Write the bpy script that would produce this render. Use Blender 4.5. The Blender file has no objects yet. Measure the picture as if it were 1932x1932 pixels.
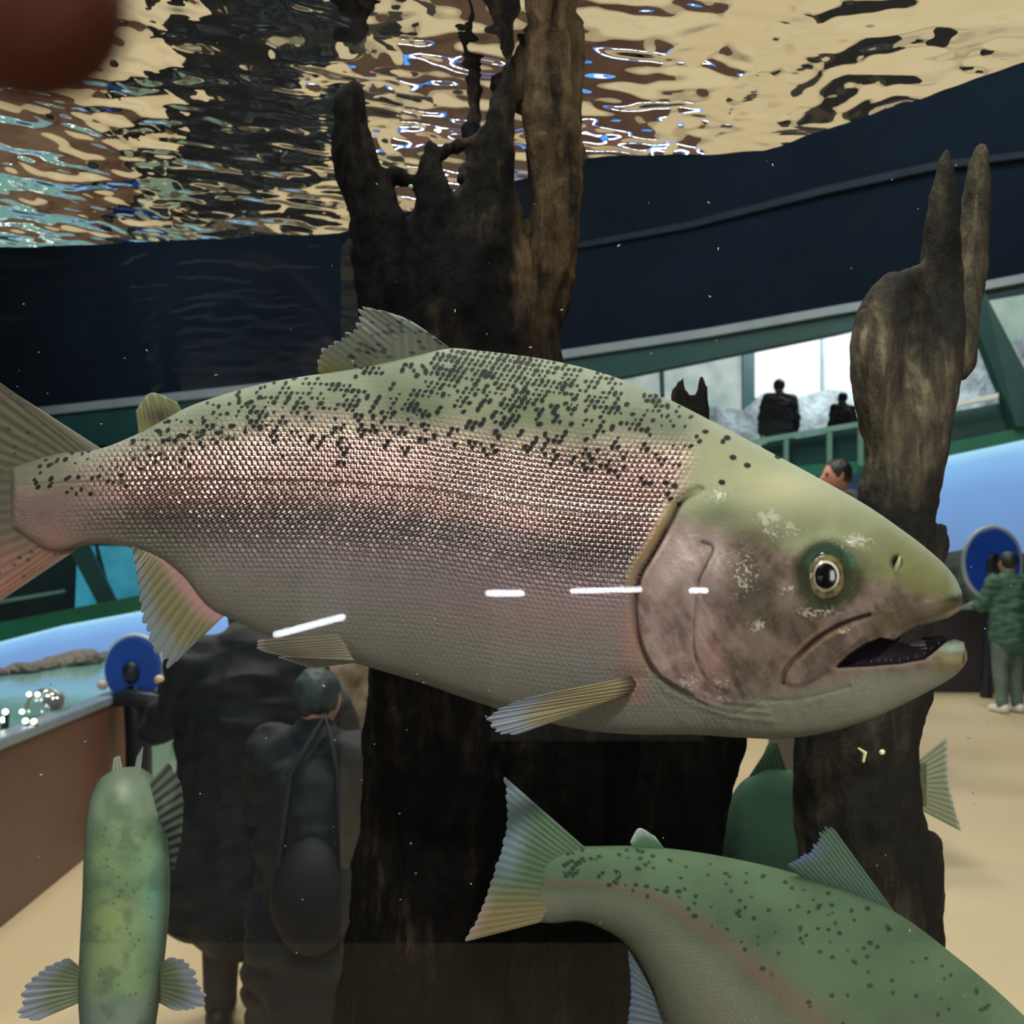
import bpy, bmesh, math, random
import numpy as np
from mathutils import Vector, Matrix, noise as mnoise

random.seed(7); rng = np.random.default_rng(7)
S = bpy.context.scene
COL = S.collection
PI = math.pi

# ------------------------------------------------------------------ camera, world, exposure, lights
F = 1700.0; CX = 966.0; CY = 1080.0; FLOOR = -1.48
cd = bpy.data.cameras.new('camera'); cam = bpy.data.objects.new('camera', cd); COL.objects.link(cam)
cam.location = (0, 0, 0); cam.rotation_euler = (PI / 2, 0, 0)
cd.sensor_width = 36; cd.lens = F / 1932 * 36; cd.shift_y = (CY - 966) / 1932
cd.clip_start = 0.005; cd.clip_end = 100
cd.dof.use_dof = True; cd.dof.focus_distance = 0.50; cd.dof.aperture_fstop = 17.0
S.camera = cam
S.view_settings.view_transform = 'Standard'; S.view_settings.look = 'None'
S.view_settings.gamma = 1; S.view_settings.use_curve_mapping = False
S.view_settings.exposure = 0.0
S.cycles.use_denoising = True
S.cycles.max_bounces = 8; S.cycles.transparent_max_bounces = 16
S.cycles.caustics_reflective = False; S.cycles.caustics_refractive = False
S.cycles.sample_clamp_indirect = 4.0
W = bpy.data.worlds.new('world'); S.world = W; W.use_nodes = True
W.node_tree.nodes['Background'].inputs[0].default_value = (0.45, 0.55, 0.7, 1)
W.node_tree.nodes['Background'].inputs[1].default_value = 0.04


def area(name, loc, target, size, power, color=(1, 1, 1), sy=None, spread=PI):
    l = bpy.data.lights.new(name, 'AREA'); l.energy = power; l.color = color; l.size = size; l.spread = spread
    if sy:
        l.shape = 'RECTANGLE'; l.size_y = sy
    o = bpy.data.objects.new(name, l); COL.objects.link(o); o.location = loc
    o.rotation_euler = (Vector(target) - Vector(loc)).to_track_quat('-Z', 'Y').to_euler()
    return o


area('visitor_side_lamp', (0.28, -1.22, 1.08), (0.1, 0.5, 0.0), 0.13, 40, (1.0, 0.95, 0.93))
area('soft_fill', (-0.5, -1.1, 2.3), (0, 0.5, -0.1), 1.0, 26, (0.97, 0.98, 1.0))  # soft fill added to brighten the front of the trout
area('fill_right', (2.4, -2.2, 0.1), (0, 0.5, -0.05), 1.0, 31, (1.0, 0.97, 0.96))  # unseen fills added on both sides to brighten the trout's belly
area('fill_left', (-2.4, -2.2, 0.1), (0, 0.5, -0.05), 1.0, 29, (1.0, 0.97, 0.96))
area('tank_lamp', (0.25, 0.50, 1.25), (0.05, 0.58, 0.0), 0.30, 11, (1.0, 1.0, 0.95))
area('tank_lamp_far', (-0.5, 0.75, 1.30), (-0.4, 0.75, -0.3), 0.25, 10, (0.95, 1.0, 0.95))
for k, (x, y, p) in enumerate([(-2.2, 4.2, 120), (1.8, 4.0, 120), (-1.5, 7.5, 110), (3.2, 7.0, 130), (5.2, 10.5, 40), (-7.0, 11.5, 150)]):  # last lamp is added to brighten the left upper wall
    area('hall_lamp', (x, y, 7.6), (x, y, 0), 1.4, p * 2.0, (1.0, 0.92, 0.80))


# ------------------------------------------------------------------ helpers
def at(px, py, d):
    return Vector(((px - CX) / F * d, d, -(py - CY) / F * d))


def s2l(c):
    c = np.asarray(c, float) / 255.0
    return np.where(c <= 0.04045, c / 12.92, ((c + 0.055) / 1.055) ** 2.4)


def tag(o, label=None, cat=None, group=None, kind=None):
    if label: o['label'] = label
    if cat: o['category'] = cat
    if group: o['group'] = group
    if kind: o['kind'] = kind
    return o


def thing(name, loc, label, cat, group=None):
    o = bpy.data.objects.new(name, None); COL.objects.link(o); o.location = loc
    o.empty_display_size = 0.1
    return tag(o, label, cat, group)


def link(name, me, mat=None, parent=None, smooth=True):
    o = bpy.data.objects.new(name, me); COL.objects.link(o)
    if mat is not None:
        for m in (mat if isinstance(mat, (list, tuple)) else [mat]):
            me.materials.append(m)
    if smooth and len(me.polygons):
        me.polygons.foreach_set('use_smooth', [True] * len(me.polygons))
    if parent is not None:
        o.parent = parent
        o.matrix_parent_inverse = Matrix.Translation(parent.location).inverted()
    return o


def mesh_np(name, co, quads):
    me = bpy.data.meshes.new(name)
    co = np.asarray(co, np.float32); quads = np.asarray(quads, np.int32)
    n = quads.shape[1]
    me.vertices.add(len(co)); me.vertices.foreach_set('co', co.ravel())
    me.loops.add(quads.size); me.loops.foreach_set('vertex_index', quads.ravel())
    me.polygons.add(len(quads)); me.polygons.foreach_set('loop_start', np.arange(0, quads.size, n, dtype=np.int32))
    me.update(calc_edges=True); me.validate()
    return me


def nmat(name):
    m = bpy.data.materials.new(name); m.use_nodes = True
    nt = m.node_tree; b = nt.nodes['Principled BSDF']
    return m, nt, b


def mix_rgb(nt, fac, a, b, blend='MIX'):
    n = nt.nodes.new('ShaderNodeMix'); n.data_type = 'RGBA'; n.blend_type = blend
    for sock, v in ((n.inputs[0], fac), (n.inputs[6], a), (n.inputs[7], b)):
        if hasattr(v, 'is_linked'):
            nt.links.new(v, sock)
        elif isinstance(v, (int, float)):
            sock.default_value = v
        else:
            sock.default_value = (*v[:3], 1)
    return n.outputs[2]


def math_n(nt, op, a, b=None, c=None, clamp=False):
    n = nt.nodes.new('ShaderNodeMath'); n.operation = op; n.use_clamp = clamp
    for i, v in enumerate((a, b, c)):
        if v is None: continue
        if hasattr(v, 'is_linked'): nt.links.new(v, n.inputs[i])
        else: n.inputs[i].default_value = v
    return n.outputs[0]


def noise_n(nt, scale, detail=4, rough=0.55, vec=None, dist=0.0):
    n = nt.nodes.new('ShaderNodeTexNoise'); n.inputs['Scale'].default_value = scale
    n.inputs['Detail'].default_value = detail; n.inputs['Roughness'].default_value = rough
    n.inputs['Distortion'].default_value = dist
    if vec is not None: nt.links.new(vec, n.inputs['Vector'])
    return n.outputs['Fac']


def coords(nt, scale=(1, 1, 1)):
    t = nt.nodes.new('ShaderNodeTexCoord'); mp = nt.nodes.new('ShaderNodeMapping')
    mp.inputs['Scale'].default_value = scale
    nt.links.new(t.outputs['Object'], mp.inputs[0]); return mp.outputs[0]


def ramp(nt, fac, stops):
    r = nt.nodes.new('ShaderNodeValToRGB'); e = r.color_ramp.elements
    while len(e) < len(stops): e.new(0.5)
    for k, (p, c) in enumerate(stops):
        e[k].position = p; e[k].color = (*(c if not isinstance(c, (int, float)) else (c, c, c)), 1)
    nt.links.new(fac, r.inputs[0]); return r.outputs[0]


def bump(nt, h, strength, dist, b):
    n = nt.nodes.new('ShaderNodeBump'); n.inputs['Strength'].default_value = strength
    n.inputs['Distance'].default_value = dist
    nt.links.new(h, n.inputs['Height']); nt.links.new(n.outputs[0], b.inputs['Normal']); return n


def mat_noise(name, c1, c2, scale=5, rough=0.6, bmp=0.0, sc=(1, 1, 1), metallic=0.0, spec=0.5, bscale=None):
    """plain two-tone noise material; colours given as sRGB 0-255"""
    m, nt, b = nmat(name)
    v = coords(nt, sc)
    f = ramp(nt, noise_n(nt, scale, 5, 0.6, v), [(0.35, 0.0), (0.65, 1.0)])
    nt.links.new(mix_rgb(nt, f, tuple(s2l(c1)), tuple(s2l(c2))), b.inputs['Base Color'])
    b.inputs['Roughness'].default_value = rough; b.inputs['Metallic'].default_value = metallic
    b.inputs['Specular IOR Level'].default_value = spec
    if bmp:
        bump(nt, noise_n(nt, bscale or scale * 4, 5, 0.6, v), 0.6, bmp, b)
    return m


def mat_emit(name, c, strength, c2=None, scale=3, sc=(1, 1, 1)):
    m, nt, b = nmat(name)
    b.inputs['Base Color'].default_value = (0.02, 0.02, 0.02, 1)
    if c2 is None:
        b.inputs['Emission Color'].default_value = (*s2l(c), 1)
    else:
        v = coords(nt, sc)
        f = ramp(nt, noise_n(nt, scale, 4, 0.6, v), [(0.35, 0.0), (0.65, 1.0)])
        nt.links.new(mix_rgb(nt, f, tuple(s2l(c)), tuple(s2l(c2))), b.inputs['Emission Color'])
    b.inputs['Emission Strength'].default_value = strength
    return m


def interp_poly(pts, n):
    """resample polyline (any dimension) to n points by arc length"""
    P = np.asarray(pts, float); d = np.r_[0, np.cumsum(np.linalg.norm(np.diff(P[:, :2], axis=0), axis=1))]
    t = np.linspace(0, d[-1], n)
    return np.stack([np.interp(t, d, P[:, k]) for k in range(P.shape[1])], 1)


def smooth_poly(pts, n):
    """Catmull-Rom resample"""
    P = np.asarray(pts, float); d = np.r_[0, np.cumsum(np.linalg.norm(np.diff(P[:, :2], axis=0), axis=1))]
    m = np.gradient(P, d, axis=0); t = np.linspace(0, d[-1], n)
    i = np.clip(np.searchsorted(d, t, side='right') - 1, 0, len(d) - 2)
    h = (d[i + 1] - d[i])[:, None]; u = ((t - d[i])[:, None]) / h
    return (2*u**3 - 3*u**2 + 1) * P[i] + (u**3 - 2*u**2 + u) * h * m[i] + (-2*u**3 + 3*u**2) * P[i + 1] + (u**3 - u**2) * h * m[i + 1]


def sm(a, b, x):
    t = np.clip((x - a) / (b - a), 0, 1); return t * t * (3 - 2 * t)


def pdist(X, Y, pts):
    """distance and sign (positive = right of travel direction in px space, y down) to polyline"""
    best = np.full(X.shape, 1e9); sg = np.zeros(X.shape)
    for (x0, y0), (x1, y1) in zip(pts[:-1], pts[1:]):
        dx, dy = x1 - x0, y1 - y0; L = dx * dx + dy * dy
        t = np.clip(((X - x0) * dx + (Y - y0) * dy) / L, 0, 1)
        ex = X - x0 - t * dx; ey = Y - y0 - t * dy; d = np.hypot(ex, ey)
        cr = np.sign(dx * ey - dy * ex + 1e-9)
        k = d < best; best = np.where(k, d, best); sg = np.where(k, cr, sg)
    return best, sg


def inpoly(X, Y, pts):
    r = np.zeros(X.shape, bool); n = len(pts)
    for i in range(n):
        x0, y0 = pts[i]; x1, y1 = pts[(i + 1) % n]
        if y0 == y1: continue
        c = ((y0 > Y) != (y1 > Y)) & (X < (x1 - x0) * (Y - y0) / (y1 - y0) + x0)
        r ^= c
    return r


def vnoise(X, Y, sc, seed=0):
    """cheap smooth 2-D value noise in numpy"""
    r = np.random.default_rng(seed).random((128, 128))
    x = X / sc; y = Y / sc; xi = np.floor(x).astype(int); yi = np.floor(y).astype(int)
    fx = x - xi; fy = y - yi; fx = fx*fx*(3-2*fx); fy = fy*fy*(3-2*fy)
    g = lambda a, b: r[a % 128, b % 128]
    return (g(xi, yi)*(1-fx) + g(xi+1, yi)*fx)*(1-fy) + (g(xi, yi+1)*(1-fx) + g(xi+1, yi+1)*fx)*fy


def fbm(X, Y, sc, seed=0, o=3):
    s = 0; a = 0.5; t = 0
    for k in range(o):
        s = s + a * vnoise(X, Y, sc / 2**k, seed + k); t += a; a *= 0.5
    return s / t


def box(bm, x0, x1, y0, y1, z0, z1):
    v = [bm.verts.new((x, y, z)) for z in (z0, z1) for x, y in ((x0, y0), (x1, y0), (x1, y1), (x0, y1))]
    for f in ((3, 2, 1, 0), (4, 5, 6, 7), (0, 1, 5, 4), (1, 2, 6, 5), (2, 3, 7, 6), (3, 0, 4, 7)):
        bm.faces.new([v[i] for i in f])


def done(name, bm, mat, parent=None, smooth=False, bevel=0.0):
    me = bpy.data.meshes.new(name)
    bmesh.ops.recalc_face_normals(bm, faces=bm.faces)
    bm.to_mesh(me); bm.free()
    o = link(name, me, mat, parent, smooth)
    if bevel:
        md = o.modifiers.new('bevel', 'BEVEL'); md.width = bevel; md.segments = 2; md.limit_method = 'ANGLE'
    return o


def slab(name, pts, th, mat, parent=None, bevel=0.0, direction=(0, 1, 0)):
    """prism: corner points (px, py, depth) extruded along +Y by th"""
    bm = bmesh.new(); D = Vector(direction) * th
    a = [bm.verts.new(at(*p)) for p in pts]; b = [bm.verts.new(at(*p) + D) for p in pts]
    n = len(pts); bm.faces.new(a); bm.faces.new(b[::-1])
    for i in range(n): bm.faces.new((a[i], b[i], b[(i + 1) % n], a[(i + 1) % n]))
    return done(name, bm, mat, parent, False, bevel)


def wslab(name, pts, vec, mat, parent=None, bevel=0.0):
    """prism from world points extruded by a vector"""
    bm = bmesh.new(); D = Vector(vec)
    a = [bm.verts.new(p) for p in pts]; b = [bm.verts.new(Vector(p) + D) for p in pts]
    n = len(pts); bm.faces.new(a); bm.faces.new(b[::-1])
    for i in range(n): bm.faces.new((a[i], b[i], b[(i + 1) % n], a[(i + 1) % n]))
    return done(name, bm, mat, parent, False, bevel)


def capsules(bm, chain, seg=14, squash=1.0):
    """chain of (Vector, radius); closed tube with round ends"""
    n = len(chain)
    rings = []
    for i, (p, r) in enumerate(chain):
        a = chain[max(i - 1, 0)][0]; b = chain[min(i + 1, n - 1)][0]
        t = (b - a).normalized() if (b - a).length > 1e-9 else Vector((0, 0, 1))
        ref = Vector((0, 1, 0)) if abs(t.y) < 0.9 else Vector((1, 0, 0))
        u = t.cross(ref).normalized(); w = u.cross(t).normalized()
        def ring(c, rr):
            return [bm.verts.new(c + u * (rr * math.cos(2*PI*k/seg)) + w * (rr * squash * math.sin(2*PI*k/seg))) for k in range(seg)]
        if i == 0:
            for q in (85, 60, 30):
                q = math.radians(q); rings.append(ring(p - t * r * math.sin(q), r * math.cos(q)))
        rings.append(ring(p, r))
        if i == n - 1:
            for q in (30, 60, 85):
                q = math.radians(q); rings.append(ring(p + t * r * math.sin(q), r * math.cos(q)))
    for A, B in zip(rings[:-1], rings[1:]):
        for k in range(seg): bm.faces.new((A[k], A[(k+1) % seg], B[(k+1) % seg], B[k]))
    bm.faces.new(rings[0][::-1]); bm.faces.new(rings[-1])


def remeshed(bm, voxel, smooth_it=0):
    """voxel-union of all shells in bm -> new mesh"""
    me = bpy.data.meshes.new('t'); bmesh.ops.recalc_face_normals(bm, faces=bm.faces); bm.to_mesh(me); bm.free()
    o = bpy.data.objects.new('t', me); COL.objects.link(o)
    md = o.modifiers.new('r', 'REMESH'); md.mode = 'VOXEL'; md.voxel_size = voxel
    if smooth_it:
        ms = o.modifiers.new('s', 'SMOOTH'); ms.iterations = smooth_it; ms.factor = 0.5
    dg = bpy.context.evaluated_depsgraph_get()
    out = bpy.data.meshes.new_from_object(o.evaluated_get(dg))
    bpy.data.objects.remove(o); bpy.data.meshes.remove(me)
    return out


def mcol(me, name, arr):
    a = me.color_attributes.new(name, 'FLOAT_COLOR', 'POINT')
    c = np.ones((len(me.vertices), 4), np.float32); c[:, :arr.shape[1]] = arr
    a.data.foreach_set('color', c.ravel())


# ------------------------------------------------------------------ materials
navy = mat_noise('navy_wall', (11, 22, 35), (14, 27, 42), 0.7, 0.8, spec=0.04)
ceil_m = mat_noise('dark_ceiling', (10, 14, 20), (15, 20, 28), 0.8, 0.8)
floor_m = mat_noise('cream_floor', (205, 184, 148), (212, 192, 157), 0.6, 0.45)
trimg = mat_noise('grey_trim', (120, 136, 152), (134, 150, 164), 2, 0.5)
teal_d = mat_noise('dark_teal_paint', (20, 62, 66), (26, 72, 74), 1.2, 0.5)
green_p = mat_noise('green_paint', (18, 96, 78), (24, 108, 88), 1.2, 0.5)
brown_p = mat_noise('brown_panel', (112, 76, 68), (96, 66, 62), 0.8, 0.42)
dark_p = mat_noise('dark_panel', (52, 48, 58), (60, 54, 62), 1, 0.5)
rail_m = mat_noise('rail_paint', (96, 142, 140), (112, 156, 150), 2, 0.45)
rock_m = mat_noise('rockwork', (88, 78, 70), (140, 130, 118), 6, 0.85, 0.03, bscale=9)
shore_m = mat_noise('shore_stones', (96, 84, 80), (150, 142, 134), 5, 0.7, 0.02)
gravel_m = mat_noise('gravel', (70, 64, 56), (120, 112, 98), 90, 0.8, 0.004)


def wood_material(name, dark, mid, pale, lit_stem=False):
    m, nt, b = nmat(name)
    v = coords(nt, (1, 1, 0.18)); v2 = coords(nt, (1, 1, 0.5))
    f = noise_n(nt, 60, 6, 0.65, v, 0.4); g = noise_n(nt, 16, 4, 0.6, v2); h = noise_n(nt, 260, 3, 0.6, v2)
    c = ramp(nt, f, [(0.30, tuple(s2l(dark))), (0.52, tuple(s2l(mid))), (0.74, tuple(s2l(pale)))])
    c = mix_rgb(nt, ramp(nt, g, [(0.42, 0.0), (0.62, 1.0)]), tuple(s2l(dark)), c)
    if lit_stem:      # light on the right-hand stem, painted in as a paler brown
        tb = nt.nodes.new('ShaderNodeTexCoord'); xb = nt.nodes.new('ShaderNodeSeparateXYZ'); nt.links.new(tb.outputs['Object'], xb.inputs[0])
        w1 = math_n(nt, 'ADD', xb.outputs[0], math_n(nt, 'MULTIPLY', math_n(nt, 'SUBTRACT', g, .5), .05))
        w2 = math_n(nt, 'MULTIPLY', ramp(nt, math_n(nt, 'MULTIPLY', math_n(nt, 'ADD', w1, .02), 14.0), [(.25, 0.0), (.5, 1.0)]), ramp(nt, math_n(nt, 'ADD', xb.outputs[2], .0), [(.16, 0.0), (.30, 1.0)]))
        c = mix_rgb(nt, w2, c, mix_rgb(nt, ramp(nt, f, [(.35, 0.0), (.65, 1.0)]), tuple(s2l((30, 24, 17))), tuple(s2l((90, 72, 50)))))
    nt.links.new(c, b.inputs['Base Color'])
    b.inputs['Roughness'].default_value = 0.8; b.inputs['Specular IOR Level'].default_value = 0.05 if lit_stem else 0.15
    hh = math_n(nt, 'ADD', math_n(nt, 'MULTIPLY', f, 1.0), math_n(nt, 'MULTIPLY', h, 0.35))
    bump(nt, hh, 0.9, 0.006, b)
    return m


wood1 = wood_material('wet_driftwood', (8, 7, 6), (20, 17, 13), (66, 52, 36), True)
wood2 = wood_material('grey_driftwood', (28, 25, 20), (66, 58, 45), (122, 110, 86))


def pane_material(name, refl=1.0, inner=False):
    m, nt, b = nmat(name)
    nt.nodes.remove(b); out = nt.nodes['Material Output']
    tr = nt.nodes.new('ShaderNodeBsdfTransparent'); gl = nt.nodes.new('ShaderNodeBsdfGlossy')
    gl.inputs['Roughness'].default_value = 0.0
    tr.inputs['Color'].default_value = (0.975, 0.99, 0.985, 1)
    fr = nt.nodes.new('ShaderNodeFresnel'); fr.inputs['IOR'].default_value = 1.45
    mx = nt.nodes.new('ShaderNodeMixShader')
    nt.links.new(math_n(nt, 'MULTIPLY', fr.outputs[0], refl), mx.inputs[0])
    nt.links.new(tr.outputs[0], mx.inputs[1]); nt.links.new(gl.outputs[0], mx.inputs[2])
    nt.links.new(mx.outputs[0], out.inputs[0])
    return m


def water_material():
    m, nt, b = nmat('water_surface')
    nt.nodes.remove(b); out = nt.nodes['Material Output']
    tr = nt.nodes.new('ShaderNodeBsdfTransparent'); gl = nt.nodes.new('ShaderNodeBsdfGlossy')
    gl.inputs['Roughness'].default_value = 0.0; gl.inputs['Color'].default_value = (0.97, 0.98, 0.97, 1)
    tr.inputs['Color'].default_value = (0.96, 0.99, 0.98, 1)
    fr = nt.nodes.new('ShaderNodeFresnel'); fr.inputs['IOR'].default_value = 1.33
    mx = nt.nodes.new('ShaderNodeMixShader')
    nt.links.new(fr.outputs[0], mx.inputs[0]); nt.links.new(tr.outputs[0], mx.inputs[1]); nt.links.new(gl.outputs[0], mx.inputs[2])
    nt.links.new(mx.outputs[0], out.inputs[0])
    return m


def fish_material(name, bumpd=0.0009, coat=0.5):
    """colour, metal / gloss / scale masks come from the body's own pattern attributes; scales are relief from the scale grid"""
    m, nt, b = nmat(name)
    a = nt.nodes.new('ShaderNodeVertexColor'); a.layer_name = 'skin'
    k = nt.nodes.new('ShaderNodeVertexColor'); k.layer_name = 'mask'
    sp = nt.nodes.new('ShaderNodeSeparateColor'); nt.links.new(k.outputs[0], sp.inputs[0])
    uv = nt.nodes.new('ShaderNodeUVMap'); uv.uv_map = 'scale_grid'
    xy = nt.nodes.new('ShaderNodeSeparateXYZ'); nt.links.new(uv.outputs[0], xy.inputs[0])
    U, V = xy.outputs[0], xy.outputs[1]
    row = math_n(nt, 'FLOOR', V)
    fv = math_n(nt, 'SUBTRACT', math_n(nt, 'SUBTRACT', V, row), 0.5)
    s = math_n(nt, 'ADD', U, math_n(nt, 'MULTIPLY', math_n(nt, 'MODULO', row, 2.0), 0.5))
    s = math_n(nt, 'SUBTRACT', s, math_n(nt, 'MULTIPLY', math_n(nt, 'MULTIPLY', fv, fv), 0.9))
    ci = math_n(nt, 'FLOOR', s); fs = math_n(nt, 'SUBTRACT', s, ci)
    cv = nt.nodes.new('ShaderNodeCombineXYZ'); nt.links.new(ci, cv.inputs[0]); nt.links.new(row, cv.inputs[1])
    wn = nt.nodes.new('ShaderNodeTexWhiteNoise'); wn.noise_dimensions = '2D'; nt.links.new(cv.outputs[0], wn.inputs['Vector'])
    ws = nt.nodes.new('ShaderNodeSeparateColor'); nt.links.new(wn.outputs['Color'], ws.inputs[0])
    r1 = math_n(nt, 'SUBTRACT', ws.outputs[0], 0.5); r2 = math_n(nt, 'SUBTRACT', ws.outputs[1], 0.5)
    # each scale: domed, tilted a little at random, free edge towards the tail
    fc = math_n(nt, 'SUBTRACT', fs, 0.5)
    dome = math_n(nt, 'MULTIPLY', math_n(nt, 'SUBTRACT', 1.0, math_n(nt, 'MULTIPLY', math_n(nt, 'MULTIPLY', fc, fc), 4.0)),
                  math_n(nt, 'SUBTRACT', 1.0, math_n(nt, 'MULTIPLY', math_n(nt, 'MULTIPLY', fv, fv), 4.0)))
    tilt = math_n(nt, 'ADD', math_n(nt, 'MULTIPLY', math_n(nt, 'SUBTRACT', r1, 0.35), math_n(nt, 'MULTIPLY', fc, 2.2)), math_n(nt, 'MULTIPLY', r2, math_n(nt, 'MULTIPLY', fv, 1.8)))
    h = math_n(nt, 'MULTIPLY', dome, math_n(nt, 'ADD', tilt, 0.8))
    h = math_n(nt, 'MULTIPLY', h, sp.outputs[2])
    # head skin: fine wrinkles
    sk = noise_n(nt, 700, 4, 0.7); sk2 = noise_n(nt, 90, 3, 0.6)
    inv = math_n(nt, 'SUBTRACT', 1.0, sp.outputs[2], clamp=True)
    h = math_n(nt, 'ADD', h, math_n(nt, 'MULTIPLY', math_n(nt, 'ADD', sk, sk2), math_n(nt, 'MULTIPLY', inv, 0.55)))
    bump(nt, h, 1.0, bumpd, b)
    # darker scale margins
    edge = ramp(nt, fs, [(0.0, 0.0), (0.16, 1.0), (0.84, 1.0), (1.0, 0.35)])
    ef = math_n(nt, 'MULTIPLY', math_n(nt, 'SUBTRACT', 1.0, edge), math_n(nt, 'MULTIPLY', sp.outputs[2], 0.42))
    c = mix_rgb(nt, ef, a.outputs[0], (0.02, 0.02, 0.02))
    nt.links.new(c, b.inputs['Base Color'])
    nt.links.new(sp.outputs[0], b.inputs['Metallic']); nt.links.new(sp.outputs[1], b.inputs['Roughness'])
    b.inputs['Specular IOR Level'].default_value = 0.1
    return m


def fin_material(name):
    m, nt, b = nmat(name)
    a = nt.nodes.new('ShaderNodeVertexColor'); a.layer_name = 'skin'
    k = nt.nodes.new('ShaderNodeVertexColor'); k.layer_name = 'mask'
    sp = nt.nodes.new('ShaderNodeSeparateColor'); nt.links.new(k.outputs[0], sp.inputs[0])
    nt.links.new(a.outputs[0], b.inputs['Base Color'])
    b.inputs['Roughness'].default_value = 0.38
    nt.links.new(sp.outputs[0], b.inputs['Alpha'])
    tl = nt.nodes.new('ShaderNodeBsdfTranslucent'); nt.links.new(a.outputs[0], tl.inputs[0])
    mx = nt.nodes.new('ShaderNodeMixShader'); mx.inputs[0].default_value = 0.3
    tr = nt.nodes.new('ShaderNodeBsdfTransparent'); m2 = nt.nodes.new('ShaderNodeMixShader')
    nt.links.new(sp.outputs[0], m2.inputs[0]); nt.links.new(tr.outputs[0], m2.inputs[1]); nt.links.new(tl.outputs[0], m2.inputs[2])
    nt.links.new(b.outputs[0], mx.inputs[1]); nt.links.new(m2.outputs[0], mx.inputs[2])
    nt.links.new(mx.outputs[0], nt.nodes['Material Output'].inputs[0])
    return m


fishm = fish_material('trout_skin', 0.0012); fishm2 = fish_material('trout_skin_soft', 0.0008, 0.2); finm = fin_material('fin_membrane')
iris_m = None

# ------------------------------------------------------------------ the hall: setting
def plane(name, x0, x1, y0, y1, z, mat, th=0.1, **k):
    bm = bmesh.new(); box(bm, x0, x1, y0, y1, z - th, z); return tag(done(name, bm, mat), kind='structure')


plane('floor', -14, 14, -3.6, 20, FLOOR, floor_m)
plane('ceiling', -14, 14, -3.6, 20, 8.1, ceil_m)
bm = bmesh.new(); box(bm, -14, 14, 19.5, 19.7, FLOOR, 8.0); tag(done('wall_back', bm, navy), kind='structure')
bm = bmesh.new(); box(bm, -14.2, -14, -3.6, 19.7, FLOOR, 8.0); tag(done('wall_left', bm, navy), kind='structure')
bm = bmesh.new(); box(bm, 14, 14.2, -3.6, 19.7, FLOOR, 8.0); tag(done('wall_right', bm, navy), kind='structure')
wf = mat_noise('front_wall_paint', (40, 44, 50), (48, 50, 56), 1, 0.7)
bm = bmesh.new(); box(bm, -14, 14, -3.6, -3.4, FLOOR, 8.0); tag(done('wall_front', bm, wf), kind='structure')

# facade of the upper gallery: plan polyline, nearer on the right
FP = [(-14.0, 18.6), (-8.7, 16.3), (0.59, 12.0), (5.15, 9.06), (9.0, 6.4)]


def dF(px):
    k = (px - CX) / F
    for (x0, y0), (x1, y1) in zip(FP[:-1], FP[1:]):
        # x0+t(x1-x0) = k*(y0+t(y1-y0))
        den = (x1 - x0) - k * (y1 - y0); t = (k * y0 - x0) / den
        if -1e-6 <= t <= 1 + 1e-6: return y0 + t * (y1 - y0)
    return 12.0


def facade(name, top, bot, th, mat, parent, off=0.0, **k):
    """band between two px polylines on the facade plane"""
    xs = sorted(set([p[0] for p in top] + [p[0] for p in bot] + [966 + F * 0.59 / 12.0]))
    xs = [x for x in xs if max(top[0][0], bot[0][0]) <= x <= min(top[-1][0], bot[-1][0])]
    ty = np.interp(xs, *zip(*top)); by = np.interp(xs, *zip(*bot))
    bm = bmesh.new(); R = []
    for x, a, b in zip(xs, ty, by):
        d = dF(x) + off
        p, q = at(x, a, d), at(x, b, d); D = Vector((0, th, 0))
        R.append([bm.verts.new(v) for v in (p, q, q + D, p + D)])
    for A, B in zip(R[:-1], R[1:]):
        for i in range(4): bm.faces.new((A[i], A[(i+1) % 4], B[(i+1) % 4], B[i]))
    bm.faces.new(R[0]); bm.faces.new(R[-1][::-1])
    return done(name, bm, mat, parent)


LINE = [(-300, 800), (60, 770), (1050, 662), (1330, 620), (1591, 574), (1838, 534), (1932, 516), (2300, 450)]
sh = lambda L, d: [(x, y + (d(x) if callable(d) else d)) for x, y in L]
gal = thing('gallery_bridge', at(1500, 1200, 11.2), 'long dark teal gallery crossing the hall above the windows with a pale grey edge line', 'gallery')
facade('upper_fascia', [(x, CY - F * 7.9 / dF(x)) for x, _ in LINE], LINE, 0.2, navy, gal)
facade('edge_trim', LINE, sh(LINE, 16), 0.22, trimg, gal, -0.05)
WT = [(-300, 880), (60, 856), (700, 780), (1150, 716), (1190, 708), (1591, 625), (1838, 564), (1932, 548), (2300, 480)]
facade('lower_fascia', sh(LINE, 16), WT, 0.2, teal_d, gal)
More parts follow.
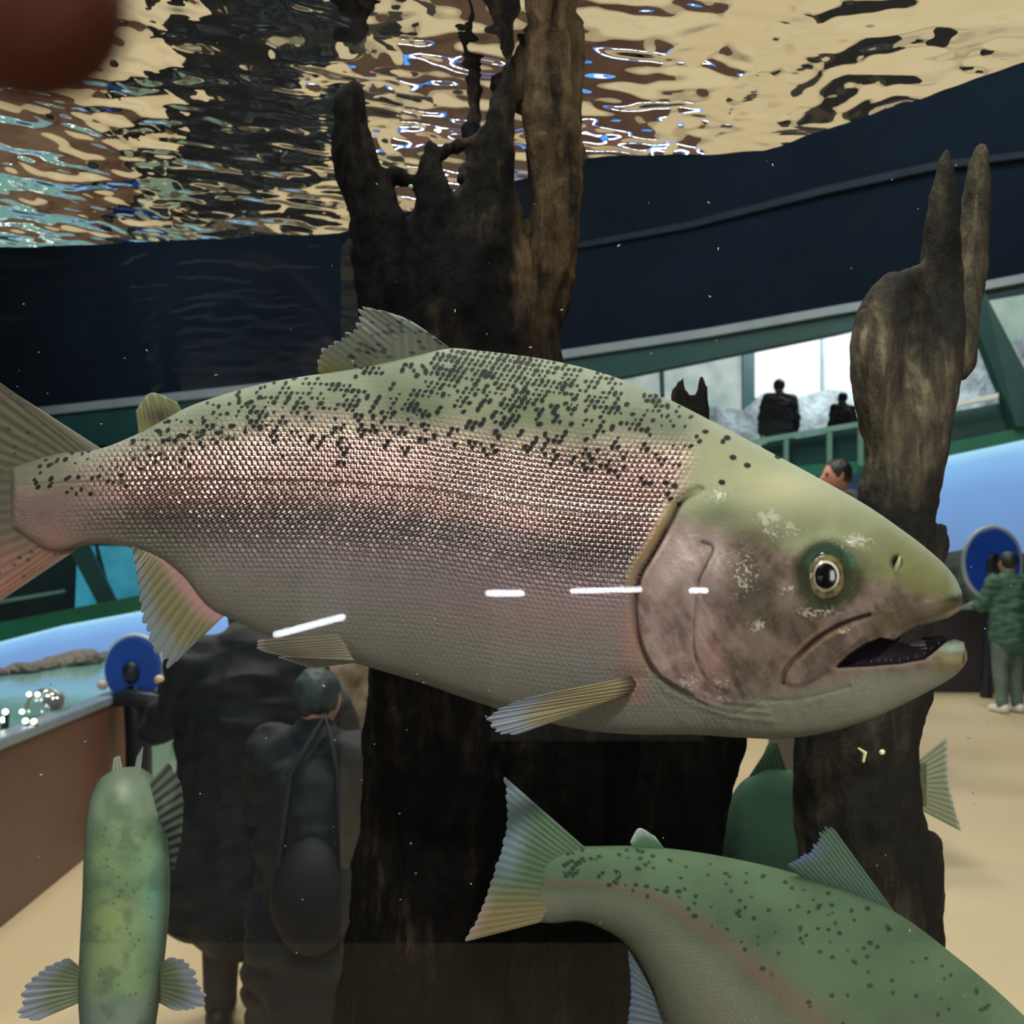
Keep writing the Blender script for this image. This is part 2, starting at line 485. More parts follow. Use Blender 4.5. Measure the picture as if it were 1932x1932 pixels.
# window wall in the gallery (lit behind), sill, deck and under-deck
WB = [(1130, 850), (1437, 834), (1640, 800), (1780, 770), (1932, 742), (2300, 660)]
deck_t = [(-300, 905), (1130, 905), (1437, 880), (1640, 866), (1772, 838), (1932, 806), (2300, 720)]
deck_b = [(-300, 945), (1130, 930), (1437, 905), (1640, 892), (1772, 862), (1932, 828), (2300, 745)]
facade('deck_edge', deck_t, deck_b, 0.4, green_p, gal, 0.0)
facade('parapet', [(1640, 806), (1772, 782), (1932, 752), (2300, 680)], [(1640, 866), (1772, 838), (1932, 806), (2300, 720)], 0.1, teal_d, gal, 0.1)
facade('parapet', [(-300, 880), (60, 856), (700, 800), (1130, 800)], [(-300, 905), (1130, 905)], 0.1, teal_d, gal, 0.1)
slab('light_ledge', [(1782, 762, dF(1782) - .1), (1884, 741, dF(1884) - .1), (1884, 750, dF(1884) - .1), (1782, 771, dF(1782) - .1)], 0.1, mat_noise('pale_ledge', (215, 222, 226), (225, 230, 232), 2, 0.4), gal)
# deck floor slab behind the facade and supports down to the floor
bm = bmesh.new()
dk = [at(1000, 900, 12.2), at(1300, 900, 11.2), at(1600, 880, dF(1600) + .3), at(1700, 815, dF(1700) + .3)]
for A, B in zip(dk[:-1], dk[1:]):
    z = {0: 1.0, 1: 1.06, 2: 1.14}[[id(p) for p in dk].index(id(A))]; z2 = z + .06
    vs = [bm.verts.new((A.x, A.y, z)), bm.verts.new((B.x, B.y, z2)), bm.verts.new((B.x + 1.5, B.y + 3.5, z2)), bm.verts.new((A.x + 1.5, A.y + 3.5, z))]
    vt = [bm.verts.new(v.co + Vector((0, 0, 0.06))) for v in vs]
    bm.faces.new(vs); bm.faces.new(vt)
    for i in range(4): bm.faces.new((vs[i], vs[(i+1) % 4], vt[(i+1) % 4], vt[i]))
done('deck', bm, teal_d, gal)
for px, py in ((1240, 930), (2060, 800), (-120, 930)):
    p = at(px, py, dF(px) + .3); bm = bmesh.new(); box(bm, p.x - .12, p.x + .12, p.y - .12, p.y + .12, FLOOR, p.z + .05)
    done('support_post', bm, teal_d, gal)
slab('strut', [(1818, 556, dF(1840) - .06), (1858, 552, dF(1860) - .06), (1935, 700, dF(1930) - .06), (1975, 800, dF(1960) - .06), (1918, 806, dF(1918) - .06)], 0.12, teal_d, gal)
# railing of the gallery
rl = thing('gallery_railing', at(1540, 880, dF(1540)), 'pale green handrail with posts in front of the upper gallery people', 'railing')
facade('handrail', [(1400, 836), (1437, 826), (1640, 792)], [(1400, 846), (1437, 836), (1640, 802)], 0.06, rail_m, rl, -0.12)
for px, y0, y1 in ((1484, 826, 880), (1566, 812, 872), (1625, 802, 866)):
    d = dF(px) - 0.12
    slab('post', [(px - 4, y0, d), (px + 4, y0, d), (px + 4, y1 + 12, d), (px - 4, y1 + 12, d)], 0.05, rail_m, rl)
slab('glass_panel', [(1437, 838, dF(1437) + .0), (1640, 804, dF(1640) + .0), (1640, 868, dF(1640) + .0), (1437, 884, dF(1437) + .0)], 0.02,
     mat_noise('smoked_panel', (26, 60, 66), (34, 72, 74), 2, 0.3), rl)
# bright exhibit windows behind the gallery
win = thing('window_1', at(1560, 900, 14.5), None, None); tag(win, kind='structure')
wwhite = mat_emit('window_glow', (252, 254, 255), 1.05)
wpale = mat_emit('window_scene', (176, 200, 196), 0.62, (238, 244, 240), 2.2)
wgreen = mat_emit('window_scene_green', (150, 190, 176), 0.62, (216, 232, 220), 1.6)
wrock = mat_noise('exhibit_rock', (118, 124, 130), (190, 198, 202), 3.5, 0.9, 0.05)
slab('pane', [(1080, 640, 14.6), (1405, 560, 14.6), (1405, 830, 14.6), (1080, 860, 14.6)], 0.03, wpale, win)
slab('pane', [(1422, 550, 14.6), (1640, 500, 14.6), (1640, 750, 14.6), (1422, 750, 14.6)], 0.03, wwhite, win)
slab('pane', [(1640, 500, 14.6), (2200, 380, 14.6), (2200, 690, 14.6), (1640, 700, 14.6)], 0.03, wgreen, win)
slab('mullion', [(1402, 560, 14.5), (1424, 556, 14.5), (1424, 792, 14.5), (1402, 800, 14.5)], 0.12, teal_d, win)
slab('mullion', [(1551, 560, 14.5), (1556, 556, 14.5), (1556, 752, 14.5), (1551, 752, 14.5)], 0.06, trimg, win)
slab('sill_rock', [(1080, 800, 14.2), (1160, 770, 14.2), (1240, 780, 14.2), (1300, 760, 14.2), (1405, 775, 14.2), (1440, 742, 14.2), (1500, 752, 14.2), (1560, 735, 14.2), (1640, 742, 14.2), (1760, 730, 14.2),
                   (1800, 690, 14.2), (1850, 660, 14.2), (1900, 650, 14.2), (2000, 600, 14.2), (2200, 590, 14.2), (2200, 900, 14.2), (1080, 920, 14.2)], 0.3, wrock, win)
slab('frame_bar', [(1245, 690, 14.4), (1252, 688, 14.4), (1256, 790, 14.4), (1249, 792, 14.4)], 0.1, teal_d, win)

# dim beam high on the dark wall, on the right
facade('trim_1', [(1090, 458), (1300, 418), (1560, 350), (1760, 306), (1932, 285)], [(1090, 468), (1300, 430), (1560, 364), (1760, 320), (1932, 297)], 0.05, mat_noise('dim_beam', (26, 38, 52), (34, 46, 60), 2, 0.7, spec=0.1), None, -0.05)
tag(bpy.data.objects['trim_1'], kind='structure')

# lower hall wall under the gallery, behind the touch pools
low = thing('exhibit_wall', at(300, 1150, 14), 'dark teal exhibit wall with blue lit panels and diagonal braces under the gallery on the left', 'exhibit wall')
slab('wall_panel', [(-400, 900, 15.2), (1120, 900, 12.6), (1120, 1290, 12.6), (-400, 1290, 15.2)], 0.2, mat_noise('deep_teal', (16, 40, 50), (22, 50, 60), 1, 0.5), low)
cyan = mat_emit('lit_blue_panel', (30, 120, 150), 0.7, (60, 165, 190), 1.2)
slab('lit_panel', [(146, 1030, 13.6), (176, 1030, 13.6), (196, 1175, 13.6), (140, 1190, 13.6)], 0.05, cyan, low)
slab('lit_panel', [(186, 1030, 13.6), (262, 1030, 13.6), (262, 1160, 13.6), (222, 1168, 13.6)], 0.05, cyan, low)
slab('brace', [(120, 1018, 13.3), (160, 1018, 13.3), (236, 1170, 13.3), (205, 1180, 13.3)], 0.08, teal_d, low)
slab('lower_band', [(-400, 1275, 12.6), (0, 1174, 12.6), (300, 1116, 12.4), (700, 1080, 12.2), (700, 1160, 12.2), (300, 1200, 12.4), (0, 1270, 12.6), (-400, 1330, 12.6)], 0.1, green_p, low)
slab('shelf_bar', [(-100, 1148, 13.0), (120, 1112, 13.0), (120, 1118, 13.0), (-100, 1156, 13.0)], 0.06, rail_m, low)

# ------------------------------------------------------------------ left touch pool
EX = lambda Y: -2.13 - 0.085 * (Y - 3.75)      # front edge line in plan
tp = thing('touch_pool', (EX(5) - .6, 5, FLOOR), 'long brown-sided touch pool with pale rim and teal water at the left', 'touch pool')
Y0, Y1 = 1.6, 5.62; ZT = -0.735
wslab('side_panel', [(EX(Y0), Y0, FLOOR), (EX(Y1), Y1, FLOOR), (EX(Y1), Y1, ZT), (EX(Y0), Y0, ZT)], (-0.12, 0, 0), brown_p, tp)
wslab('rim', [(EX(Y0) + .02, Y0, ZT - .0), (EX(Y1) + .02, Y1, ZT), (EX(Y1) + .02, Y1, ZT + .05), (EX(Y0) + .02, Y0, ZT + .05)], (-0.1, 0, 0),
      mat_noise('pale_rim', (120, 140, 165), (140, 158, 178), 3, 0.3), tp, 0.01)
wm, nt, b = nmat('pool_water'); b.inputs['Base Color'].default_value = (*s2l((128, 178, 176)), 1); b.inputs['Roughness'].default_value = 0.12
bump(nt, noise_n(nt, 5, 3, 0.5), 0.25, 0.03, b)
back = [(-5.4, 1.6), (-4.4, 4.5), (-3.62, 6.3), (-3.38, 7.5), (-2.95, 8.7), (-2.3, 9.6)]
front = [(EX(1.6) - .08, 1.6), (EX(4.0) - .08, 4.0), (EX(5.4) - .08, 5.4), (-2.28, 6.0), (-2.32, 7.0), (-2.2, 8.6)]
bm = bmesh.new(); B_ = [bm.verts.new((x, y, ZT + .015)) for x, y in back]; F_ = [bm.verts.new((x, y, ZT + .015)) for x, y in front]
B2 = [bm.verts.new((x, y, FLOOR)) for x, y in back]; F2 = [bm.verts.new((x, y, FLOOR)) for x, y in front]
for i in range(5):
    bm.faces.new((B_[i], F_[i], F_[i+1], B_[i+1])); bm.faces.new((B_[i], B2[i], B2[i+1], B_[i+1])); bm.faces.new((F_[i], F2[i], F2[i+1], F_[i+1]))
done('water_body', bm, wm, tp)
# blue lit backdrop, height follows the photograph
blue_m, nt, b = nmat('blue_backdrop_glow'); b.inputs['Base Color'].default_value = (0.05, 0.1, 0.25, 1)
tc = nt.nodes.new('ShaderNodeTexCoord'); sz = nt.nodes.new('ShaderNodeSeparateXYZ'); nt.links.new(tc.outputs['UV'], sz.inputs[0])
nt.links.new(ramp(nt, sz.outputs[1], [(0.0, tuple(s2l((112, 142, 190)))), (0.6, tuple(s2l((122, 160, 214)))), (0.88, tuple(s2l((140, 190, 236)))), (1.0, tuple(s2l((180, 232, 252))))]), b.inputs['Emission Color'])
b.inputs['Emission Strength'].default_value = 1.0


def backdrop(name, cols, th, parent):
    """cols: (px, ytop, ybot, depth); UV v runs up the panel"""
    bm = bmesh.new(); uvl = bm.loops.layers.uv.new('UVMap'); R = []
    for px, a, b_, d in cols:
        D = Vector((0, th, 0)); p, q = at(px, b_, d), at(px, a, d)
        R.append([bm.verts.new(v) for v in (p, q, q + D, p + D)])
    for A, B in zip(R[:-1], R[1:]):
        for i in range(4):
            f = bm.faces.new((A[i], A[(i+1) % 4], B[(i+1) % 4], B[i]))
            for l in f.loops: l[uvl].uv = (0, 1 if (l.vert in (A[1], A[2], B[1], B[2])) else 0)
    bm.faces.new(R[0]); bm.faces.new(R[-1])
    return done(name, bm, blue_m, parent)


backdrop('lit_backdrop', [(-300, 1290, 1370, 5.6), (0, 1211, 1285, 6.6), (120, 1180, 1268, 7.2), (270, 1152, 1252, 7.9), (400, 1136, 1240, 8.9), (560, 1120, 1220, 9.9)], 0.12, tp)
# shoreline stones along the back edge: each a stone
sp_ = np.array(back[1:]); base = interp_poly(sp_, 60)
stone_me = []
for k in range(6):
    bm = bmesh.new(); bmesh.ops.create_icosphere(bm, subdivisions=2, radius=1)
    for v in bm.verts:
        v.co *= 1 + 0.28 * mnoise.noise(v.co * 1.6 + Vector((k * 7, 0, 0))); v.co.z *= 0.6
    me = bpy.data.meshes.new('stone'); bm.to_mesh(me); bm.free(); me.materials.append(shore_m); stone_me.append(me)
for k, (x, y) in enumerate(base):
    if k % 1: continue
    o = bpy.data.objects.new('stone', stone_me[k % 6]); COL.objects.link(o)
    o.parent = tp; o.matrix_parent_inverse = Matrix.Translation(tp.location).inverted()
    s = random.uniform(0.05, 0.085) * (1.5 if 26 < k < 31 else 1)
    o.location = (x + random.uniform(.0, .08), y + random.uniform(-.04, .04), ZT + .02 + s * .3); o.scale = (s * 1.7, s * 1.4, s)
    o.rotation_euler = (0, 0, random.uniform(0, 6))
# rockwork below the far part of the pool
bm = bmesh.new()
for k in range(46):
    t = k / 45; px = 284 + t * 440; d = 6.6 + 1.6 * t if t > .12 else 6.4
    for j in range(4):
        z = FLOOR + 0.02 + j * 0.19 * (0.85 + .25 * t); r = random.uniform(.12, .19)
        bmesh.ops.create_icosphere(bm, subdivisions=2, radius=r, matrix=Matrix.Translation(Vector(((px - CX) / F * d, d + random.uniform(-.03, .05), z))))
me = remeshed(bm, 0.035)
link('rock_base', me, rock_m, tp)
# low glass domes with highlights and small spotlights at the pool edge
dome_m, nt, b = nmat('clear_dome'); b.inputs['Base Color'].default_value = (0.8, 0.85, 0.8, 1); b.inputs['Roughness'].default_value = 0.05; b.inputs['Alpha'].default_value = 0.35; b.inputs['Metallic'].default_value = 0.6
glow_w = mat_emit('spot_glow', (255, 252, 235), 6.0)
steel = mat_noise('brushed_steel', (150, 150, 140), (180, 178, 165), 10, 0.3, metallic=1.0)
dk_m = mat_noise('dark_fitting', (22, 34, 48), (30, 44, 58), 5, 0.4)
X = EX(4.55); dome = thing('viewing_dome', (X - .12, 4.5, ZT + .05), 'small clear dome with a pale arc on the pool rim beside the round blue panel', 'dome')
bm = bmesh.new(); bmesh.ops.create_uvsphere(bm, u_segments=28, v_segments=14, radius=0.105)
bmesh.ops.delete(bm, geom=[v for v in bm.verts if v.co.z < -0.002], context='VERTS')
bmesh.ops.translate(bm, verts=bm.verts, vec=(X - .12, 4.5, ZT + .05)); done('dome_shell', bm, dome_m, dome, True)
bm = bmesh.new(); capsules(bm, [(Vector((X - .12 + .1 * math.cos(a), 4.5 - .01, ZT + .05 + .1 * math.sin(a))), .009) for a in np.linspace(0.9, PI - .05, 14)], 8); done('dome_arc', bm, steel, dome, True)
bm = bmesh.new(); bmesh.ops.create_uvsphere(bm, u_segments=12, v_segments=8, radius=.05, matrix=Matrix.Translation((X - .10, 4.52, ZT + .09))); done('dome_core', bm, dk_m, dome, True)
for dx, dz in ((-.04, .085), (-.0, .085), (-.075, .0)):  # glowing beads stand in for glints on the dome
    bm = bmesh.new(); bmesh.ops.create_uvsphere(bm, u_segments=10, v_segments=8, radius=.011, matrix=Matrix.Translation((X - .12 + dx, 4.40, ZT + .055 + dz)))
    done('dome_glint', bm, glow_w, dome, True)
for k, (px, py) in enumerate([(10, 1343), (6, 1358), (48, 1360), (64, 1361), (3, 1403)]):
    y = 3.98 + k * .02; o = bmesh.new(); p = at(px, py, y)
    bmesh.ops.create_uvsphere(o, u_segments=12, v_segments=8, radius=.012, matrix=Matrix.Translation(p))
    lab = ['upper small white spotlight at the left end of the pool rim', 'second small white spotlight at the left end, under the upper one', 'left one of the spotlight pair on the pool rim',
           'right one of the spotlight pair on the pool rim', 'lowest white spotlight at the very left edge of the pool rim'][k]
    q = thing('pool_spotlight', (p.x, p.y, ZT + .05), lab, 'spotlight', 'pool rim spotlights')
    done('bulb', o, glow_w, q, True)
    o = bmesh.new(); capsules(o, [(Vector((p.x, p.y + .012, ZT + .045)), .009), (Vector((p.x, p.y + .012, p.z)), .012)], 8); done('stem', o, dk_m, q, True)

# ------------------------------------------------------------------ round blue panels on stands
blue_disc = mat_noise('blue_disc', (20, 50, 120), (26, 70, 150), 3, 0.3)
_nt = blue_disc.node_tree; _b = _nt.nodes['Principled BSDF']; _b.inputs['Emission Color'].default_value = (*s2l((18, 66, 165)), 1); _b.inputs['Emission Strength'].default_value = 0.22
rim_m = mat_noise('pale_plastic_rim', (170, 195, 215), (205, 215, 222), 3, 0.3)


def ring_mesh(c, rx, rz, r, yoff=0.0, seg=48):
    bm = bmesh.new(); R = []
    for k in range(seg):
        a = 2 * PI * k / seg; q = []
        for j in range(8):
            bb = 2 * PI * j / 8
            q.append(bm.verts.new((c.x + (rx + r * math.cos(bb)) * math.cos(a), c.y + yoff + r * 1.2 * math.sin(bb), c.z + (rz + r * math.cos(bb)) * math.sin(a))))
        R.append(q)
    for k in range(seg):
        A, B = R[k], R[(k+1) % seg]
        for j in range(8): bm.faces.new((A[j], A[(j+1) % 8], B[(j+1) % 8], B[j]))
    return bm


def viewer(px, py, d, rpx, rpy, label):
    c = at(px, py, d); rx = rpx / F * d; rz = rpy / F * d
    t = thing('round_panel', (c.x, c.y, FLOOR), label, 'round panel')
    bm = bmesh.new(); bmesh.ops.create_cone(bm, cap_ends=True, segments=48, radius1=1, radius2=1, depth=0.05)
    bmesh.ops.rotate(bm, verts=bm.verts, matrix=Matrix.Rotation(PI/2, 3, 'X')); bmesh.ops.scale(bm, verts=bm.verts, vec=(rx, 1, rz))
    bmesh.ops.translate(bm, verts=bm.verts, vec=c); done('disc', bm, blue_disc, t, False)
    done('rim', ring_mesh(c + Vector((0, .02, 0)), rx * 1.08, rz * 1.08, rx * 0.09), rim_m, t, True)
    bm = bmesh.new(); bmesh.ops.create_uvsphere(bm, u_segments=16, v_segments=10, radius=1, matrix=Matrix.Translation(c + Vector((0, -.04, -rz * .1))) @ Matrix.Diagonal((rx * .32, .04, rz * .38, 1)))
    done('dark_lens', bm, dk_m, t, True)
    return t, c, rx, rz


t, c, rx, rz = viewer(252, 1262, 5.1, 50, 58, 'round blue panel with a pale rim on a dark stand by the left touch pool')
bm = bmesh.new(); capsules(bm, [(Vector((c.x + .03, c.y, FLOOR)), .075), (Vector((c.x + .03, c.y, FLOOR + .5)), .07), (Vector((c.x + .0, c.y, c.z - rz * .8)), .055)], 14); done('stand', bm, dk_m, t, True)
bm = bmesh.new(); capsules(bm, [(c + Vector((-.17, -.05, -.19)), .03), (c + Vector((0, -.06, -.15)), .05), (c + Vector((.15, -.05, -.17)), .05)], 12); done('yoke', bm, dk_m, t, True)
for s_ in (-1, 1):
    bm = bmesh.new(); bmesh.ops.create_uvsphere(bm, u_segments=12, v_segments=8, radius=.028, matrix=Matrix.Translation(c + Vector((s_ * rx * 1.06 + .01, -.06, -.07 + s_ * .015))))
    done('side_knob', bm, mat_noise('pale_knob', (220, 190, 165), (235, 210, 185), 5, 0.4), t, True)
t, c, rx, rz = viewer(1873, 1062, 10.6, 50, 62, 'round blue panel with a pale rim on the blue wall behind the person at right')
bm = bmesh.new(); capsules(bm, [(Vector((c.x - .05, c.y + .05, FLOOR + .0)), .07), (Vector((c.x, c.y + .05, c.z - rz * .9)), .06)], 14); done('stand', bm, dk_m, t, True)

# ------------------------------------------------------------------ right touch pool
rp = thing('touch_pool', at(1850, 1320, 11.0), 'far touch pool with tall blue lit backdrop behind the person at right', 'touch pool')
slab('side_panel', [(1200, 1150, 11.2), (2250, 1150, 11.0), (2250, 1316, 11.0), (1200, 1316, 11.2)], 0.15, dark_p, rp)
slab('water_body', [(1200, 1149, 11.35), (2250, 1149, 11.15), (2250, 1300, 11.15), (1200, 1300, 11.35)], 1.6, wm, rp)
backdrop('lit_backdrop', [(1560, 892, 1052, 13.2), (1650, 886, 1050, 13.1), (1758, 866, 1046, 13.0), (1932, 830, 1044, 12.9), (2250, 765, 1040, 12.7)], 0.12, rp)
slab('shore_rock', [(1540, 1046, 12.95), (1700, 1038, 12.95), (1780, 1044, 12.95), (1820, 1036, 12.95), (1932, 1046, 12.95), (2250, 1040, 12.95), (2250, 1160, 12.95), (1540, 1160, 12.95)], 0.2, shore_m, rp)

mp_ = thing('touch_pool', at(1000, 1700, 4.0), 'brown touch pool with blue lit rim behind the central driftwood, mirrored in the water', 'touch pool')
slab('side_panel', [(735, 1408, 3.85), (1285, 1408, 3.85), (1285, 1735, 3.85), (735, 1735, 3.85)], 1.3, brown_p, mp_)
slab('rim', [(730, 1372, 3.83), (1290, 1372, 3.83), (1290, 1410, 3.83), (730, 1410, 3.83)], 0.06, mat_emit('blue_rim_light', (90, 160, 245), 1.6, (20, 60, 140), 9), mp_)
slab('water_body', [(745, 1403, 3.92), (1275, 1403, 3.92), (1275, 1412, 3.92), (745, 1412, 3.92)], 1.15, mat_emit('lit_pool_water', (20, 50, 110), 0.9, (110, 170, 245), 7), mp_)
for px in (770, 800, 840, 1110, 1140, 1185, 1215, 1250):
    bm = bmesh.new(); bmesh.ops.create_uvsphere(bm, u_segments=10, v_segments=8, radius=.04, matrix=Matrix.Translation(at(px, 1368, 3.86))); done('rim_lamp', bm, glow_w, mp_, True)

bm = bmesh.new(); pa, pb = at(1510, 1400, 5.0), at(1728, 1400, 4.5); box(bm, pa.x, pb.x, 4.5, 5.0, FLOOR, -0.72)  # unseen block added to darken the reflection in the water surface
hb = done('added_dark_block', bm, mat_noise('dark_block_paint', (16, 24, 36), (24, 32, 44), 1, 0.6), None, False, 0.01)
tag(hb, 'low unseen dark block added behind the right driftwood to darken the mirroring water surface', 'added block')
area('exhibit_fill', at(1650, 420, 12.6), at(1650, 760, 14.3), 1.5, 260, (.9, .97, 1))  # unseen lamp added to brighten the exhibit rocks
# raised walkway hidden behind the big trout, where the dark haired visitor stands
bm = bmesh.new(); box(bm, 2.02, 2.66, 6.2, 7.1, FLOOR, -0.95)
pl = done('walkway_block', bm, dark_p); tag(pl, 'raised dark platform behind the large trout under the dark haired visitor', 'platform')


# ------------------------------------------------------------------ people
def person(name, x, y, z0, H, yaw, label, jacket, trousers, hair, skin=(196, 150, 128), shoes=(30, 30, 34), arms='down', voxel=0.012,
           bulk=1.0, lean=0.0, hair_long=False, hood=None, head_down=0.0, coat=0.0):
    t = thing(name, (x, y, z0), label, 'person')
    M = Matrix.Translation((x, y, z0)) @ Matrix.Rotation(yaw, 4, 'Z')

    def lp(a, b, c):      # fractions of height, lean pushes the upper body forward
        f = max(0, c - 0.5); return Vector((a * H, (b + lean * f) * H, c * H))
    def V(*a): return lp(*a)
    hx, hy, hz = 0, 0.01 + head_down * .05, 0.93 - head_down * .03
    hc = V(hx, hy, hz)
    sh_ = [V(s * .105, 0, .815) for s in (-1, 1)]
    if arms == 'down':
        el = [V(s * .135 * bulk, -.01, .64) for s in (-1, 1)]; wr = [V(s * .135 * bulk, .03, .50) for s in (-1, 1)]; fd = Vector((0, .1, -1))
    else:
        el = [V(s * .15 * bulk, .05, .66) for s in (-1, 1)]; wr = [V(s * .07, .19, .66) for s in (-1, 1)]; fd = Vector((0, 1, .1))
    hip = [V(s * .05, 0, .50) for s in (-1, 1)]; kn = [V(s * .055, .01, .275) for s in (-1, 1)]; an = [V(s * .055, -.01, .045) for s in (-1, 1)]
    bm = bmesh.new()
    # head: skull, jaw, nose, ears, brow
    bmesh.ops.create_uvsphere(bm, u_segments=20, v_segments=14, radius=1, matrix=Matrix.Translation(hc) @ Matrix.Diagonal((.047 * H, .056 * H, .062 * H, 1)))
    capsules(bm, [(hc + Vector((0, .022, -.038)) * H, .028 * H), (hc + Vector((0, .03, -.05)) * H, .02 * H)])
    capsules(bm, [(hc + Vector((0, .056, .004)) * H, .005 * H), (hc + Vector((0, .066, -.016)) * H, .009 * H)], 8)
    capsules(bm, [(hc + Vector((-.014, .051, -.034)) * H, .005 * H), (hc + Vector((.014, .051, -.034)) * H, .005 * H)], 8)
    for s in (-1, 1):
        capsules(bm, [(hc + Vector((s * .047, -.002, .012)) * H, .008 * H), (hc + Vector((s * .048, .0, -.012)) * H, .006 * H)], 8)
    capsules(bm, [(hc + Vector((0, -.008, -.03)) * H, .032 * H), (V(0, -.005, .84), .036 * H), (V(0, 0, .80), .05 * H)])
    capsules(bm, [(V(-.06, 0, .795), .04 * H), (V(.06, 0, .795), .04 * H)])
    capsules(bm, [(V(0, 0, .77), .07 * H), (V(0, 0, .66), .07 * H), (V(0, 0, .58), .072 * H), (V(0, 0, .52), .085 * H)])
    for i, s in enumerate((-1, 1)):
        capsules(bm, [(sh_[i], .034 * H), (el[i], .025 * H), (wr[i], .016 * H)])
        u = fd.normalized(); palm = wr[i] + u * .035 * H
        capsules(bm, [(wr[i], .015 * H), (palm, .021 * H)])
        side = Vector((1, 0, 0)) if arms != 'down' else Vector((0, 1, 0))
        for q, ln in zip((-1.5, -.5, .5, 1.5), (.036, .042, .04, .03)):
            b0 = palm + side * (q * .0105 * H) + u * .012 * H
            capsules(bm, [(b0, .0062 * H), (b0 + (u + Vector((0, .15, -.1))) * ln * .55 * H, .0058 * H), (b0 + (u + Vector((-s * .25, .1, -.3))) * ln * H, .005 * H)], 8)
        b0 = wr[i] + u * .015 * H + side * .016 * H
        capsules(bm, [(b0, .008 * H), (b0 + (side * .8 + u * .7) * .025 * H, .0065 * H), (b0 + (side * .8 + u * 1.3) * .035 * H, .0055 * H)], 8)
        capsules(bm, [(hip[i], .052 * H), (kn[i], .034 * H), (an[i], .022 * H)])
        capsules(bm, [(an[i], .024 * H), (an[i] + Vector((0, .05, -.022)) * H, .02 * H), (an[i] + Vector((0, .085, -.026)) * H, .016 * H)])
    me = remeshed(bm, voxel * .62, 2); me.transform(M)
    body = link('body', me, mat_noise(name + '_skin', skin, tuple(int(c_ * .93) for c_ in skin), 8, 0.5), t)
    # jacket
    bm = bmesh.new(); k = bulk
    capsules(bm, [(V(0, -.002, .835), .055 * H * k), (V(0, 0, .79), .088 * H * k), (V(0, 0, .70), .098 * H * k), (V(0, 0, .60), .10 * H * k), (V(0, 0, .50), .105 * H * k), (V(0, 0, .45), .105 * H * k)])
    capsules(bm, [(V(-.085 * k, 0, .80), .058 * H * k), (V(.085 * k, 0, .80), .058 * H * k)])
    for i in range(2):
        capsules(bm, [(sh_[i], .05 * H * k), (el[i], .042 * H * k), (wr[i] + (el[i] - wr[i]) * .08, .031 * H * k)])
        capsules(bm, [(sh_[i] * .5 + V(0, 0, .72) * .5, .07 * H * k), (V(.045 * (-1, 1)[i] * k, 0, .58), .075 * H * k), (V(.045 * (-1, 1)[i] * k, 0, .47), .075 * H * k)])
    if coat:
        capsules(bm, [(V(0, 0, .46), .108 * H * k), (V(0, 0, .38), .112 * H * k), (V(0, 0, coat + .10), .118 * H * k)])
        for s in (-1, 1): capsules(bm, [(V(s * .05 * k, 0, .44), .09 * H * k), (V(s * .055 * k, 0, coat + .09), .09 * H * k)])
    me = remeshed(bm, voxel, 2)
    co = np.zeros(len(me.vertices) * 3, np.float32); me.vertices.foreach_get('co', co); co = co.reshape(-1, 3)
    for i in range(len(co)): co[i] += np.array(mnoise.noise_vector(Vector((co[i, 0] * 9, co[i, 1] * 9, co[i, 2] * 22)))) * .022 * (H / 1.5)
    me.vertices.foreach_set('co', co.ravel()); me.transform(M)
    j1, j2 = jacket; link('jacket', me, mat_noise(name + '_jacket', j1, j2, 9, 0.75, 0.01, bscale=14), t)
    # trousers
    bm = bmesh.new()
    for i in range(2): capsules(bm, [(hip[i] + Vector((0, 0, -.01 * H)), .068 * H), (kn[i], .047 * H), (an[i] + Vector((0, 0, .012 * H)), .036 * H)])
    capsules(bm, [(V(-.03, 0, .49), .075 * H), (V(.03, 0, .49), .075 * H)])
    me = remeshed(bm, voxel, 2); me.transform(M); link('trousers', me, mat_noise(name + '_trousers', *trousers, 7, 0.7, 0.01), t)
    for i in range(2):
        bm = bmesh.new(); capsules(bm, [(an[i] + Vector((0, -.02, -.012)) * H, .029 * H), (an[i] + Vector((0, .04, -.018)) * H, .026 * H), (an[i] + Vector((0, .09, -.022)) * H, .022 * H)], 14)
        me = bpy.data.meshes.new('shoe'); bmesh.ops.recalc_face_normals(bm, faces=bm.faces); bm.to_mesh(me); bm.free(); me.transform(M); link('shoe', me, mat_noise(name + '_shoe', shoes, shoes, 5, 0.5), t)
    # hair
    bm = bmesh.new()
    bmesh.ops.create_uvsphere(bm, u_segments=20, v_segments=14, radius=1, matrix=Matrix.Translation(hc + Vector((0, -.010, .012)) * H) @ Matrix.Diagonal((.054 * H, .058 * H, .060 * H, 1)))
    if hair_long:
        capsules(bm, [(hc + Vector((0, -.025, 0)) * H, .052 * H), (hc + Vector((0, -.035, -.06)) * H, .05 * H), (hc + Vector((0, -.04, -.10)) * H, .03 * H)])
    me = remeshed(bm, voxel * .7, 1)
    co = np.zeros(len(me.vertices) * 3, np.float32); me.vertices.foreach_get('co', co); co = co.reshape(-1, 3)
    for i in range(len(co)):
        n_ = mnoise.noise(Vector((co[i, 0] * 60, co[i, 1] * 60, co[i, 2] * 14))); co[i] += (co[i] - np.array(hc)) * .06 * n_
    me.vertices.foreach_set('co', co.ravel()); me.transform(M)
    link('hair', me, mat_noise(name + '_hair', hair, tuple(int(c_ * 1.4) for c_ in hair), 40, 0.45, 0.004, (1, 1, .2)), t)
